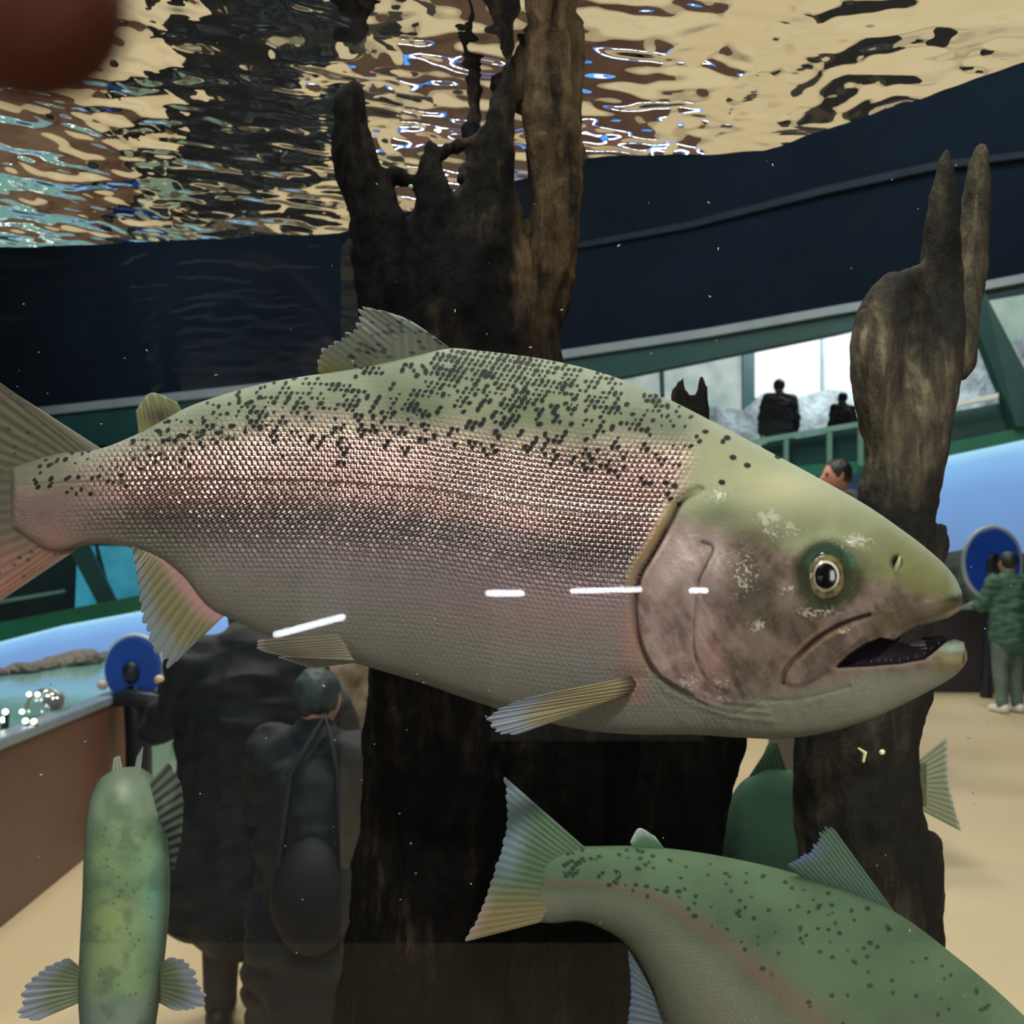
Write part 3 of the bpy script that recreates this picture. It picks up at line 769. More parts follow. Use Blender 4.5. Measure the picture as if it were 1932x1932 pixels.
    for s in (-1, 1):
        bm = bmesh.new(); bmesh.ops.create_uvsphere(bm, u_segments=12, v_segments=8, radius=.0075 * H, matrix=M @ Matrix.Translation(hc + Vector((s * .02, .0505, .004)) * H))
        done('eye', bm, mat_noise(name + '_eye', (30, 22, 18), (40, 30, 24), 5, 0.2), t, True)
    if hood:
        bm = bmesh.new()
        capsules(bm, [(V(-.06, -.03, .84), .035 * H), (V(-.03, -.075, .80), .04 * H), (V(.03, -.075, .80), .04 * H), (V(.06, -.03, .84), .035 * H)])
        me = remeshed(bm, voxel * .7, 1)
        co = np.zeros(len(me.vertices) * 3, np.float32); me.vertices.foreach_get('co', co); co = co.reshape(-1, 3)
        for i in range(len(co)): co[i] += np.array(mnoise.noise_vector(Vector(co[i] * 70))) * .008
        me.vertices.foreach_set('co', co.ravel()); me.transform(M)
        link('fur_hood', me, mat_noise(name + '_fur', *hood, 60, 0.9, 0.01), t)
    return t


person('person', -0.87, 2.95, FLOOR, 1.46, 0.12, 'person in a bulky black padded coat seen from behind, left of the dark central stump',
       ((7, 12, 19), (14, 22, 31)), ((34, 34, 36), (44, 44, 44)), (10, 14, 20), arms='front', voxel=0.012, bulk=1.3, coat=.2, lean=0.05, hair_long=False, head_down=1)
person('person', at(598, 1300, 2.46).x, 2.46, FLOOR, 1.22, -0.3, 'child with short grey-dark hair in a dark padded jacket against the black coated person',
       ((10, 17, 25), (18, 28, 37)), ((22, 26, 32), (30, 34, 40)), (36, 48, 50), arms='front', voxel=0.011, bulk=1.2, coat=.16)
person('person', at(1903, 1200, 9.5).x, 9.5, FLOOR, 1.70, 0.25, 'person in a green jacket and grey-green trousers facing the right round panel',
       ((44, 84, 72), (70, 104, 90)), ((84, 102, 98), (104, 122, 116)), (22, 28, 30), shoes=(225, 225, 225), arms='front', voxel=0.016, bulk=1.05)
person('person', at(1582, 900, 6.6).x, 6.6, -0.95, 1.78, 1.7, 'dark haired visitor whose face shows above the snout of the large trout',
       ((60, 60, 66), (76, 74, 80)), ((40, 42, 50), (48, 50, 58)), (20, 20, 24), skin=(214, 150, 130), voxel=0.016)
person('person', at(1470, 760, 11.6).x, 11.6, 1.12, 1.37, 0.0, 'silhouetted person with a knitted hat on the upper gallery before the white window',
       ((52, 56, 62), (62, 66, 72)), ((40, 44, 50), (48, 52, 58)), (26, 30, 36), voxel=0.018, bulk=1.15)
person('person', at(1590, 790, 11.2).x, 11.2, 1.14, 1.10, 0.4, 'dark silhouetted small person on the upper gallery beside the grey driftwood',
       ((16, 20, 28), (24, 28, 36)), ((20, 24, 30), (26, 30, 36)), (14, 16, 20), voxel=0.018, bulk=1.2)
bagm = mat_noise('black_bag_fabric', (10, 14, 19), (16, 21, 27), 6, 0.7)
bag = thing('shoulder_bag', (at(590, 1700, 2.27).x, 2.27, -0.95), 'rounded dark bag hanging low on the back of the child beside the central stump', 'bag')
bm = bmesh.new(); c = at(588, 1690, 2.27)
bmesh.ops.create_uvsphere(bm, u_segments=24, v_segments=14, radius=1, matrix=Matrix.Translation(c) @ Matrix.Diagonal((.105, .06, .15, 1)))
done('bag_body', bm, bagm, bag, True)
bm = bmesh.new(); capsules(bm, [(c + Vector((-.08, -.02, .08)), .012), (c + Vector((-.06, .03, .3)), .01), (c + Vector((.02, .07, .44)), .01), (c + Vector((.06, .03, .3)), .01), (c + Vector((.08, -.02, .08)), .012)], 8)
done('strap', bm, bagm, bag, True)

# ------------------------------------------------------------------ the aquarium: glass, water, base
HW = 0.50
edge = [(-900, 500), (-300, 482), (640, 440), (1110, 300), (1440, 286), (1932, 118), (2400, 20)]
EP = [((px - CX) / F * (HW * F / (CY - py)), HW * F / (CY - py)) for px, py in edge]
glass = pane_material('tank_glass', 0.9); wet = pane_material('wet_glass_face', 0.0)
tank = thing('aquarium', (0, 0.7, FLOOR), 'large glass aquarium with rippled water surface in which the trout swim', 'aquarium')
bm = bmesh.new(); box(bm, -1.35, 1.25, 0.100, 0.112, -0.80, 0.95)
fp = done('front_pane', bm, [glass, wet], tank)
for p in fp.data.polygons: p.material_index = 0 if p.normal.y < -0.9 else 1
bm = bmesh.new(); A = [bm.verts.new((x, y, -0.80)) for x, y in EP]; B = [bm.verts.new((x, y, 0.95)) for x, y in EP]
A2 = [bm.verts.new((x, y + .012, -0.80)) for x, y in EP]; B2 = [bm.verts.new((x, y + .012, 0.95)) for x, y in EP]
for i in range(len(EP) - 1):
    bm.faces.new((A[i], A[i+1], B[i+1], B[i])); bm.faces.new((A2[i], B2[i], B2[i+1], A2[i+1]))
bp = done('back_pane', bm, [glass, wet], tank)
for i, p in enumerate(bp.data.polygons): p.material_index = 1 if i % 2 == 0 else 0
glb = pane_material('back_glass', 0.08); bp.data.materials[0] = glb
# rippled surface
WAVE = 0.078      # rms slope of the ripples
NX, NY = 620, 300
xs = np.linspace(-1.33, 1.23, NX); bx = np.array([p[0] for p in EP]); by_ = np.array([p[1] for p in EP])
ye = np.interp(xs, bx, by_)
v = np.linspace(0, 1, NY); Xg = np.repeat(xs[:, None], NY, 1); Yg = 0.113 + (ye[:, None] - 0.114) * v[None, :]
Zg = np.zeros_like(Xg); r2 = np.random.default_rng(11)
for k in range(130):
    lam = 0.022 * (7.0 ** r2.random()); th = r2.normal(0.15, 0.42); ph = r2.random() * 6.28
    th += PI / 2 if r2.random() < .85 else 0
    kx, ky = math.cos(th) * 2 * PI / lam, math.sin(th) * 2 * PI / lam
    wx = 0.02 * np.sin(Xg * 9 + k) ; wy = 0.02 * np.sin(Yg * 11 + k * 1.7)
    Zg += (WAVE / math.sqrt(130)) * 1.41 * (lam / (2 * PI)) * np.sin(kx * (Xg + wx) + ky * (Yg + wy) + ph) * (1.0 + 0.45 * np.sin(Xg * 3 + k) * np.sin(Yg * 4 + 2 * k))
co = np.stack([Xg, Yg, HW + Zg], -1).reshape(-1, 3)
ii = np.arange(NX * NY).reshape(NX, NY)
q = np.stack([ii[:-1, :-1], ii[1:, :-1], ii[1:, 1:], ii[:-1, 1:]], -1).reshape(-1, 4)
link('water_surface', mesh_np('water_surface', co, q), water_material(), tank)
bm = bmesh.new(); box(bm, -1.35, 1.25, 0.10, 1.40, -0.84, -0.80); done('tank_floor', bm, gravel_m, tank)
bm = bmesh.new(); box(bm, -1.35, 1.25, 0.10, 1.40, FLOOR, -0.84); done('plinth', bm, dark_p, tank)
for x in (-1.36, 1.26):
    bm = bmesh.new(); box(bm, x - .02, x + .02, 0.10, 0.13, -0.80, 0.95); done('corner_post', bm, dk_m, tank)


# ------------------------------------------------------------------ driftwood
def driftwood(limbs, voxel, amp, mat, name, label, d0, base=True, loc=None):
    bm = bmesh.new()
    for L in limbs:
        ch = []
        P = smooth_poly([(p[0], p[1], p[2], (p[3] if len(p) > 3 else 0)) for p in L], max(4, 5 * len(L)))
        for px, py, r, dd in P: ch.append((at(px, py, d0 + dd), max(r, 2.5) / F * (d0 + dd)))
        capsules(bm, ch, 16, 0.8)
    me = remeshed(bm, voxel)
    n = len(me.vertices); co = np.zeros(n * 3, np.float32); no = np.zeros(n * 3, np.float32)
    me.vertices.foreach_get('co', co); me.vertices.foreach_get('normal', no); co = co.reshape(-1, 3); no = no.reshape(-1, 3)
    out = co.copy()
    for i in range(n):
        x, y, z = co[i]
        a = mnoise.fractal(Vector((x * 34, y * 34, z * 5)), 1.0, 2.0, 4)
        b = mnoise.ridged_multi_fractal(Vector((x * 22 + 5, y * 22, z * 4 + 3)), 1.0, 2.0, 4, 1.0, 2.0) - 1.0
        g = mnoise.fractal(Vector((x * 90, y * 90, z * 60)), 1.0, 2.0, 3)
        out[i] = co[i] + no[i] * amp * (0.75 * a - 0.55 * b + 0.22 * g)
    me.vertices.foreach_set('co', out.ravel()); me.update()
    o = link(name, me, mat); tag(o, label, 'driftwood'); return o


T1 = [
    [(667, 205, 30), (680, 300, 40), (706, 420, 52), (745, 560, 78), (800, 700, 120), (830, 900, 150)],
    [(811, 278, 14), (812, 330, 28), (822, 420, 52), (850, 560, 100), (880, 760, 150)],
    [(958, 122, 9), (948, 190, 22), (930, 300, 42), (915, 430, 75), (905, 600, 120), (890, 800, 150)],
    [(1062, -120, 66), (1055, -20, 66), (1046, 80, 60), (1044, 220, 56), (1046, 350, 48), (1042, 480, 46), (1012, 600, 50), (985, 760, 90)],
    [(1096, 10, 26), (1080, 90, 24), (1074, 240, 22), (1078, 380, 18), (1068, 500, 18), (1048, 620, 16), (1030, 720, 20)],
    [(860, -100, 50, .10), (885, 0, 55, .10), (915, 70, 60, .08), (950, 130, 40, .06), (1000, 180, 40, .03)],
    [(905, 128, 10, .09), (897, 190, 11, .09), (884, 270, 13, .06), (880, 340, 20, .02)],
    [(915, 240, 10), (885, 268, 12), (848, 282, 11), (825, 300, 14)],
    [(740, 330, 16), (770, 340, 12), (800, 350, 20)],
    [(870, 780, 165), (860, 1000, 185), (870, 1250, 175), (880, 1500, 190), (860, 1750, 195), (880, 2100, 215), (880, 2560, 230)],
    [(1000, 1200, 110), (1060, 1450, 110), (1090, 1700, 120), (1100, 2100, 140), (1100, 2560, 150)],
    [(760, 1250, 60), (745, 1500, 65), (740, 1700, 72), (720, 1932, 80), (690, 2200, 90), (660, 2560, 100)],
    [(990, 1380, 40, -.09), (985, 1500, 42, -.1), (1000, 1650, 40, -.1), (1010, 1900, 50, -.1)],
]
T1.append([(1150, 1250, 70), (1175, 1400, 72), (1185, 1560, 80), (1190, 1800, 80), (1190, 2560, 90)])
driftwood(T1, 0.0042, 0.011, wood1, 'driftwood_stump', 'large dark forked driftwood stump rising through the water in the centre', 0.88)
T2 = [
    [(1782, 296, 13), (1779, 360, 26), (1775, 450, 34), (1772, 560, 42), (1755, 700, 52), (1725, 820, 62), (1695, 930, 72), (1690, 1060, 66), (1680, 1250, 90), (1616, 1400, 116), (1620, 1560, 122), (1648, 1720, 120), (1655, 1932, 125), (1650, 2500, 140), (1650, 2900, 150)],
    [(1688, 548, 34), (1662, 590, 46), (1652, 660, 56), (1658, 750, 52), (1676, 840, 42), (1690, 920, 40)],
    [(1730, 520, 20), (1700, 545, 30), (1690, 600, 40)],
    [(1853, 284, 14, .05), (1850, 330, 24, .05), (1842, 420, 27, .05), (1828, 540, 30, .04), (1800, 680, 36, .02)],
    [(1772, 990, 5), (1770, 1015, 20), (1764, 1050, 26), (1745, 1090, 26), (1720, 1130, 30)],
    [(1662, 498, 3), (1662, 520, 5), (1668, 545, 12)],
    [(1745, 1600, 30), (1752, 1700, 26), (1740, 1850, 36)],
]
driftwood(T2, 0.0036, 0.006, wood2, 'driftwood_log', 'grey-brown driftwood trunk with two spikes and a broad hump at the right', 0.74)
T3 = [
    [(1326, 714, 5), (1324, 740, 9), (1318, 775, 18), (1300, 830, 34), (1300, 950, 60), (1300, 1200, 95), (1310, 1380, 96), (1285, 1520, 95), (1262, 1700, 95), (1250, 1932, 110), (1250, 2300, 130), (1250, 2720, 140)],
    [(1288, 716, 5), (1284, 740, 16), (1290, 790, 26), (1300, 850, 30)],
]
driftwood(T3, 0.0042, 0.006, wood1, 'driftwood_snag', 'small dark driftwood tip peeking over the back of the large trout before the window', 0.82)


# ------------------------------------------------------------------ fish
def fish_mesh(name, ribs, nu, nv, nb, relief=None, shade=None, scale=(11.0, 9.5), lat=None, cut=None, edge_prof=None):
    """ribs: rows (Ax, Ay, Bx, By, depth, halfwidth). Front surface follows the photographed outline at its own depth;
    the far side mirrors it. Returns mesh + the pattern attributes."""
    R = (interp_poly if len(ribs) > 100 else smooth_poly)([(0.5*(r[0]+r[2]), 0.5*(r[1]+r[3]), *r) for r in ribs], nu)[:, 2:]
    t = np.linspace(-1, 1, nv); t = 0.82 * t + 0.18 * np.sin(PI / 2 * t)
    PX = R[:, 0:1] * (1 - t) / 2 + R[:, 2:3] * (1 + t) / 2
    PY = R[:, 1:2] * (1 - t) / 2 + R[:, 3:4] * (1 + t) / 2
    D0 = np.repeat(R[:, 4:5], nv, 1); Wd = np.repeat(R[:, 5:6], nv, 1)
    T = np.repeat(t[None, :], nu, 0); Sx = np.repeat(np.linspace(0, 1, nu)[:, None], nv, 1)
    prof = np.sqrt(np.clip(1 - T * T, 0, 1)) ** 0.92
    # taper both ends closed
    ends = np.clip(np.minimum(Sx, 1 - Sx) / 0.006, 0, 1); ends = np.sqrt(1 - (1 - ends) ** 2)
    w = Wd * prof * ends
    if relief is not None: w = relief(PX, PY, T, Sx, w)
    w = np.maximum(w, 0.0)
    d = D0 - w
    P = np.stack([(PX - CX) / F * d, d, -(PY - CY) / F * d], -1)
    # far side
    tb = np.linspace(1, -1, nb + 2)[1:-1]; tb = np.sin(PI / 2 * tb)
    PXb = R[:, 0:1] * (1 - tb) / 2 + R[:, 2:3] * (1 + tb) / 2
    PYb = R[:, 1:2] * (1 - tb) / 2 + R[:, 3:4] * (1 + tb) / 2
    Db = np.repeat(R[:, 4:5], nb, 1)
    endb = np.repeat(ends[:, :1], nb, 1); wb = np.repeat(R[:, 5:6], nb, 1) * np.sqrt(1 - tb * tb)[None, :] * endb
    gapb = np.stack([np.interp(-tb, -t[::-1], (w / np.maximum(Wd * prof * ends, 1e-6))[i][::-1] if False else np.interp(-t[::-1], -t[::-1], np.ones(nv))) for i in range(1)], 0)
    if cut is not None:
        wb = wb * cut(PXb, PYb)[1]
    Pb = np.stack([(PXb - CX) / F * Db, Db + wb, -(PYb - CY) / F * Db], -1)
    C = np.concatenate([P, Pb], 1); NV = nv + nb
    # end caps
    idx = np.arange(nu * NV).reshape(nu, NV); nx = np.roll(idx, -1, 1)
    quads = np.stack([idx[:-1], nx[:-1], nx[1:], idx[1:]], -1).reshape(-1, 4)
    PXa = np.concatenate([PX, PXb], 1); PYa = np.concatenate([PY, PYb], 1)
    if cut is not None:
        g = cut(PXa, PYa)[0].ravel()
        quads = quads[~(g[quads].any(1))]
    me = mesh_np(name, C.reshape(-1, 3), quads)
    Ta = np.concatenate([T, np.repeat(tb[None, :], nu, 0)], 1); Sa = np.repeat(np.linspace(0, 1, nu)[:, None], NV, 1)
    col, mask = shade(PXa, PYa, Ta, Sa)
    mcol(me, 'skin', col.reshape(-1, 3)); mcol(me, 'mask', mask.reshape(-1, 3))
    # scale grid uv
    lx = lat(PXa) if lat is not None else None
    if lat is not None:
        U = PXa / scale[0]; V = (PYa - lx) / scale[1]
    else:
        L = np.r_[0, np.cumsum(np.hypot(np.diff(R[:, 0] + R[:, 2]), np.diff(R[:, 1] + R[:, 3])) / 2)]
        U = np.repeat(L[:, None], NV, 1) / scale[0]; V = Ta * np.hypot(R[:, 0:1] - R[:, 2:3], R[:, 1:2] - R[:, 3:4]).max() / 2 / scale[1]
    uvl = me.uv_layers.new(name='scale_grid')
    vi = np.zeros(len(me.loops), np.int32); me.loops.foreach_get('vertex_index', vi)
    uv = np.stack([U.ravel()[vi], V.ravel()[vi]], -1).astype(np.float32); uvl.data.foreach_set('uv', uv.ravel())
    return me


def lerp3(a, b, f):
    return a * (1 - f[..., None]) + b * f[..., None]


def rgb(*c): return np.array(s2l(c))


def spots_on(PX, PY, spots, cap=1.0):
    """darkness field from elliptical blotches (x, y, r, stretch, angle)"""
    D = np.zeros(PX.shape)
    xs = PX[:, PX.shape[1] // 3]
    for x, y, r, st, an in spots:
        i0, i1 = np.searchsorted(xs, [x - 45, x + 45]) if xs[-1] > xs[0] else (0, len(xs))
        i0 = max(i0, 0); i1 = min(i1, len(xs))
        if i1 <= i0: continue
        A = PX[i0:i1] - x; B = PY[i0:i1] - y
        c, s = math.cos(an), math.sin(an)
        e = np.hypot((A * c + B * s) / (r * st), (-A * s + B * c) / r)
        D[i0:i1] = np.maximum(D[i0:i1], 1 - sm(0.88, 1.22, e))
    return np.clip(D, 0, cap)


def fin(name, parent, root, tip, d_root, d_tip, rays, col, alpha, n_u=None, n_v=40, amp=0.0012, rag=0.05, seed=0, curve=0.0, mat=None, split=0.0):
    """fan-shaped fin between a root and a tip polyline (px); real corrugated membrane with rays"""
    n_u = n_u or rays * 8
    Rr = smooth_poly(root, n_u) if len(root) > 2 else interp_poly(root, n_u)
    Tt = smooth_poly(tip, n_u) if len(tip) > 2 else interp_poly(tip, n_u)
    u = np.linspace(0, 1, n_u); v = np.linspace(0, 1, n_v)
    r_ = np.random.default_rng(seed); jit = r_.random(rays + 2)
    ph = u * rays; ki = np.clip(ph.astype(int), 0, rays)
    ext = 1 - rag * (0.9 * np.abs(2 * (ph % 1) - 1) ** 2 + 0.9 * jit[ki]) - split * (np.abs((ph % 1) - .5) > .38)
    Vv = v[None, :] * ext[:, None]
    PX = Rr[:, 0:1] * (1 - Vv) + Tt[:, 0:1] * Vv; PY = Rr[:, 1:2] * (1 - Vv) + Tt[:, 1:2] * Vv
    dr = np.interp(u, np.linspace(0, 1, len(np.atleast_1d(d_root))), np.atleast_1d(d_root)); dt = np.interp(u, np.linspace(0, 1, len(np.atleast_1d(d_tip))), np.atleast_1d(d_tip))
    D = dr[:, None] * (1 - Vv) + dt[:, None] * Vv + amp * np.cos(2 * PI * ph)[:, None] * np.sqrt(Vv) + curve * np.sin(PI * Vv)
    Uu = np.repeat(u[:, None], n_v, 1)
    P = np.stack([(PX - CX) / F * D, D, -(PY - CY) / F * D], -1)
    th = 0.0007 * (1.4 - Vv)
    P2 = P + np.stack([0 * th, th, 0 * th], -1)
    co = np.concatenate([P.reshape(-1, 3), P2.reshape(-1, 3)]); N = n_u * n_v
    idx = np.arange(N).reshape(n_u, n_v)
    q = np.stack([idx[:-1, :-1], idx[1:, :-1], idx[1:, 1:], idx[:-1, 1:]], -1).reshape(-1, 4)
    bd = np.r_[idx[0, :], idx[1:, -1], idx[-1, -2::-1], idx[-2:0:-1, 0]]; bn = np.roll(bd, -1)
    rim = np.stack([bd, bn, bn + N, bd + N], -1)
    me = mesh_np(name, co, np.concatenate([q, (q + N)[:, ::-1], rim]))
    ray = 0.5 + 0.5 * np.cos(2 * PI * ph)[:, None] * np.ones_like(Vv)
    c = col(PX, PY, Uu, Vv, ray); a = alpha(Uu, Vv, ray) if callable(alpha) else np.full(Vv.shape, alpha)
    c = np.concatenate([c.reshape(-1, 3)] * 2); m = np.repeat(np.concatenate([a.reshape(-1)] * 2)[:, None], 3, 1)
    mcol(me, 'skin', c); mcol(me, 'mask', m)
    return link(name, me, mat or finm, parent)


# ---- the large trout -------------------------------------------------
top = [(-60, 905), (30, 880), (100, 858), (190, 846), (250, 823), (300, 797), (350, 770), (420, 745), (480, 728), (560, 712), (600, 706), (700, 690), (780, 672), (850, 657), (900, 661), (960, 668),
       (1050, 682), (1150, 708), (1250, 748), (1350, 798), (1450, 851), (1550, 905), (1650, 963), (1700, 998), (1750, 1036), (1785, 1068), (1806, 1096), (1815, 1118), (1818, 1135), (1820, 1200), (1825, 1232)]
bot = [(-60, 945), (30, 1000), (100, 1040), (180, 1026), (250, 1034), (300, 1052), (340, 1082), (400, 1150), (440, 1170), (500, 1198), (560, 1222), (640, 1243), (700, 1260), (800, 1290), (900, 1325), (1000, 1355),
       (1100, 1377), (1200, 1386), (1300, 1386), (1400, 1392), (1470, 1394), (1540, 1386), (1640, 1358), (1700, 1331), (1760, 1300), (1800, 1276), (1815, 1262), (1825, 1246)]
wid = [(-60, .004), (30, .012), (150, .018), (300, .024), (500, .038), (800, .052), (1100, .058), (1300, .057), (1450, .052), (1600, .041), (1700, .031), (1760, .023), (1800, .016), (1825, .009)]
DZ = 0.555
xsr = np.r_[np.arange(20, 1780, 5), np.arange(1780, 1826, 2.5)]
T_ = smooth_poly(top[:-3], 900); B_ = smooth_poly(bot, 900)
ty = np.interp(xsr, T_[:, 0], T_[:, 1]); ty = np.where(xsr > 1817, np.interp(xsr, [1817, 1819, 1825], [1135, 1215, 1234]), ty)
byy = np.interp(xsr, B_[:, 0], B_[:, 1]); ww = np.interp(xsr, *zip(*wid)); ww = np.convolve(np.r_[ww[:1].repeat(12), ww, ww[-1:].repeat(4), [ww[-1]] * 8], np.ones(25) / 25, 'valid')
ribsA = [(x, a, x, b, DZ, w_) for x, a, b, w_ in zip(xsr, ty, byy, ww)]
GILL = [(1318, 930), (1290, 948), (1270, 984), (1250, 1020), (1230, 1055), (1212, 1085), (1204, 1115), (1202, 1170), (1208, 1205), (1222, 1241), (1242, 1270), (1295, 1306), (1340, 1333), (1400, 1350)]
PREO = [(1325, 1022), (1344, 1031), (1334, 1062), (1318, 1095), (1312, 1140), (1309, 1194), (1313, 1241), (1330, 1280), (1370, 1310)]
MAXU = [(1640, 1160), (1600, 1172), (1570, 1186), (1540, 1205), (1512, 1230), (1490, 1252), (1477, 1274), (1476, 1290)]
PREO = [tuple(p) for p in smooth_poly(PREO, 40)]; GILL = [tuple(p) for p in smooth_poly(GILL, 60)]; MAXU = [tuple(p) for p in smooth_poly(MAXU, 30)]
MAXL = [(1477, 1292), (1490, 1300), (1515, 1300), (1545, 1285), (1574, 1267)]
LIPU = [(1577, 1256), (1600, 1234), (1630, 1214), (1660, 1202), (1686, 1206), (1705, 1193), (1730, 1178), (1766, 1169), (1790, 1163), (1813, 1150)]
LIPL = [(1577, 1262), (1640, 1259), (1700, 1254), (1745, 1246), (1768, 1228), (1782, 1216), (1797, 1208)]
MOUTH = LIPU + [(1822, 1150), (1822, 1212)] + LIPL[::-1]
GAP = [(1694, 1212), (1706, 1197), (1730, 1182), (1766, 1173), (1790, 1167), (1811, 1155), (1845, 1146), (1845, 1216), (1812, 1209), (1800, 1204), (1791, 1207), (1777, 1198), (1762, 1199), (1746, 1208), (1722, 1212)]
EYE = (1558, 1088)


def cutA(X, Y):
    g = inpoly(X, Y, GAP) & (X > 1680)
    k = (X > 1600)
    d = np.full(X.shape, 99.0); dd, _ = pdist(X[k], Y[k], GAP + GAP[:1]); d[k] = dd
    f = np.clip(d / 26.0, 0, 1); f = np.sqrt(1 - (1 - f) ** 2)
    return g, np.where(g, 0, f)


def reliefA(X, Y, T, Sx, w):
    h = X > 1100
    edge = np.clip(w / 0.02, 0, 1)
    r = np.zeros(X.shape)
    dg, sg = pdist(X, Y, GILL)
    s = -sg * dg     # positive on the cover side (right)
    r += h * 0.0042 * sm(-3, 5, s) * np.exp(-np.clip(s, 0, None) / 90.0) * sm(925, 975, Y) * sm(1345, 1290, Y)
    r -= h * 0.0030 * np.exp(-((s + 6) / 7.0) ** 2) * sm(1345, 1250, Y) * (.4 + .6 * sm(1190, 1100, Y))
    dp, sp2 = pdist(X, Y, PREO)
    r -= h * 0.0012 * np.exp(-(dp / 4.0) ** 2)
    r += h * 0.0010 * sm(0, 8, -sp2 * dp) * np.exp(-dp / 50) * sm(1005, 1045, Y) * sm(1320, 1270, Y)
    # soft bones of the cheek
    r += h * 0.0011 * (fbm(X, Y, 70, 3) - .5) * sm(1200, 1260, X)
    r += h * 0.0013 * (fbm(X * 1.0 - Y * .3, Y * .5, 20, 9) - .5) * sm(1200, 1260, X) * sm(980, 1060, Y) * sm(1830, 1700, X)
    r += h * 0.0005 * (fbm(X, Y, 8, 19) - .5) * sm(1200, 1260, X) * sm(960, 1040, Y)
    # lower operculum ridges running under the cheek
    for off in (0, 16, 31):
        q = [(x + off * .6, y + off) for x, y in [(1236, 1272), (1290, 1298), (1360, 1322), (1440, 1330)]]
        dd, _ = pdist(X, Y, q); r += 0.0009 * np.exp(-(dd / 5.0) ** 2)
    # maxilla: raised bar with groove above
    poly = MAXU + MAXL[1:] + LIPU[:5] + [(1700, 1160)]
    ins = inpoly(X, Y, poly); dm, _ = pdist(X, Y, MAXU); dl, _ = pdist(X, Y, poly + poly[:1])
    r += ins * 0.0030 * sm(0, 13, dl) * sm(1700, 1600, X)
    r -= 0.0028 * np.exp(-(dm / 3.6) ** 2) - 0 * dm
    # chin fold
    dc, _ = pdist(X, Y, [(1395, 1345), (1440, 1322), (1500, 1322), (1555, 1310), (1600, 1296)])
    r -= 0.0010 * np.exp(-(dc / 5.0) ** 2)
    # eye socket
    ex, ey = X - EYE[0], Y - EYE[1]; e = np.hypot(ex / 46, ey / 54)
    r -= 0.0045 * np.exp(-(e / .95) ** 4); r += 0.0012 * np.exp(-((e - 1.18) / .16) ** 2)
    dbrow, _ = pdist(X, Y, [(1490, 1062), (1520, 1030), (1565, 1012), (1620, 1030), (1655, 1065)])
    r += 0.0018 * np.exp(-(dbrow / 13.0) ** 2)
    # nostril
    n1 = np.hypot((X - 1692) / 10, (Y - 1062) / 13); r -= 0.004 * np.exp(-n1 ** 4)
    # head-to-back hollow and muscle swelling
    r += 0.0015 * np.exp(-((X - 1360) / 60) ** 2 - ((Y - 950) / 30) ** 2)
    # pectoral socket
    ps = np.hypot((X - 1185) / 34, (Y - 1278) / 14); r -= 0.0028 * np.exp(-ps ** 2)
    # lateral line groove
    ll = LAT(X); r -= 0.0003 * np.exp(-((Y - ll) / 3.0) ** 2) * (X < 1230)
    r += 0.0009 * (fbm(X, Y, 120, 21) - .5)
    w = w + r * edge
    # mouth pocket
    m = inpoly(X, Y, MOUTH); k = (X > 1560)
    dM = np.zeros(X.shape); dd, _ = pdist(X[k], Y[k], MOUTH + MOUTH[:1]); dM[k] = dd
    w = np.where(m, w * (1 - 0.72 * sm(0, 7, dM)), w)
    # lips roll outward
    dU, _ = pdist(X, Y, LIPU[4:]); w = w + np.where(~m, 0.0012 * np.exp(-((dU - 6) / 6.0) ** 2), 0) * edge
    # lower jaw knob
    w = w + 0.003 * np.exp(-((X - 1798) / 20) ** 2 - ((Y - 1238) / 20) ** 2) * np.clip(w / .006, 0, 1)
    w = w * np.clip((1826 - X) / 7.0, 0, 1) ** .5
    return w * cutA(X, Y)[1]


def LAT(X):
    return np.interp(X, [-100, 40, 200, 400, 600, 800, 900, 1000, 1100, 1200, 1300, 1900], [915, 915, 908, 905, 908, 922, 938, 955, 968, 976, 980, 980])


sp1 = []
rs = random.Random(5)
tx = lambda x: float(np.interp(x, T_[:, 0], T_[:, 1]))
cell = lambda x, y: (round(x / 11.0) * 11.0 + (5.5 if round((y - float(LAT(x))) / 9.2) % 2 else 0), float(LAT(x)) + round((y - float(LAT(x))) / 9.2) * 9.2)
for _ in range(980):           # fine rows on the back, one spot to a scale
    x = rs.triangular(430, 1340, 900); y = tx(x) + 4 + abs(rs.gauss(0, 1)) * 52
    if y - tx(x) > 150: continue
    if vnoise(np.array([x]), np.array([y]), 70, 31)[0] < .40: continue
    x, y = cell(x, y); sp1.append((x, y, rs.uniform(2.0, 3.5), rs.uniform(1.2, 1.7), -.7 + rs.gauss(0, .25)))
for _ in range(235):           # larger blotches, some in clusters of neighbouring scales
    x = rs.triangular(270, 1400, 1000); y = tx(x) + rs.uniform(12, 190) * (0.45 + .55 * min(1, (x - 150) / 600))
    n_ = rs.choice((1, 1, 2, 3))
    for j in range(n_):
        qx, qy = cell(x + rs.choice((-9, 0, 9)) * (j > 0), y + rs.choice((-8, 8)) * (j > 0))
        sp1.append((qx, qy, rs.uniform(3.4, 5.0), rs.uniform(1.1, 1.6), -.9 + rs.gauss(0, .4)))
for _ in range(120):
    x = rs.uniform(60, 520); y = tx(max(x, 190)) + rs.uniform(5, 90)
    sp1.append((x, y, rs.uniform(2.0, 4.2), rs.uniform(1.1, 1.6), -.6 + rs.gauss(0, .4)))
for x, y in ((1410, 878), (1468, 861), (1362, 910), (1273, 917), (1256, 911), (1383, 863), (1372, 826)): sp1.append((x, y, 5, 1.3, .2))


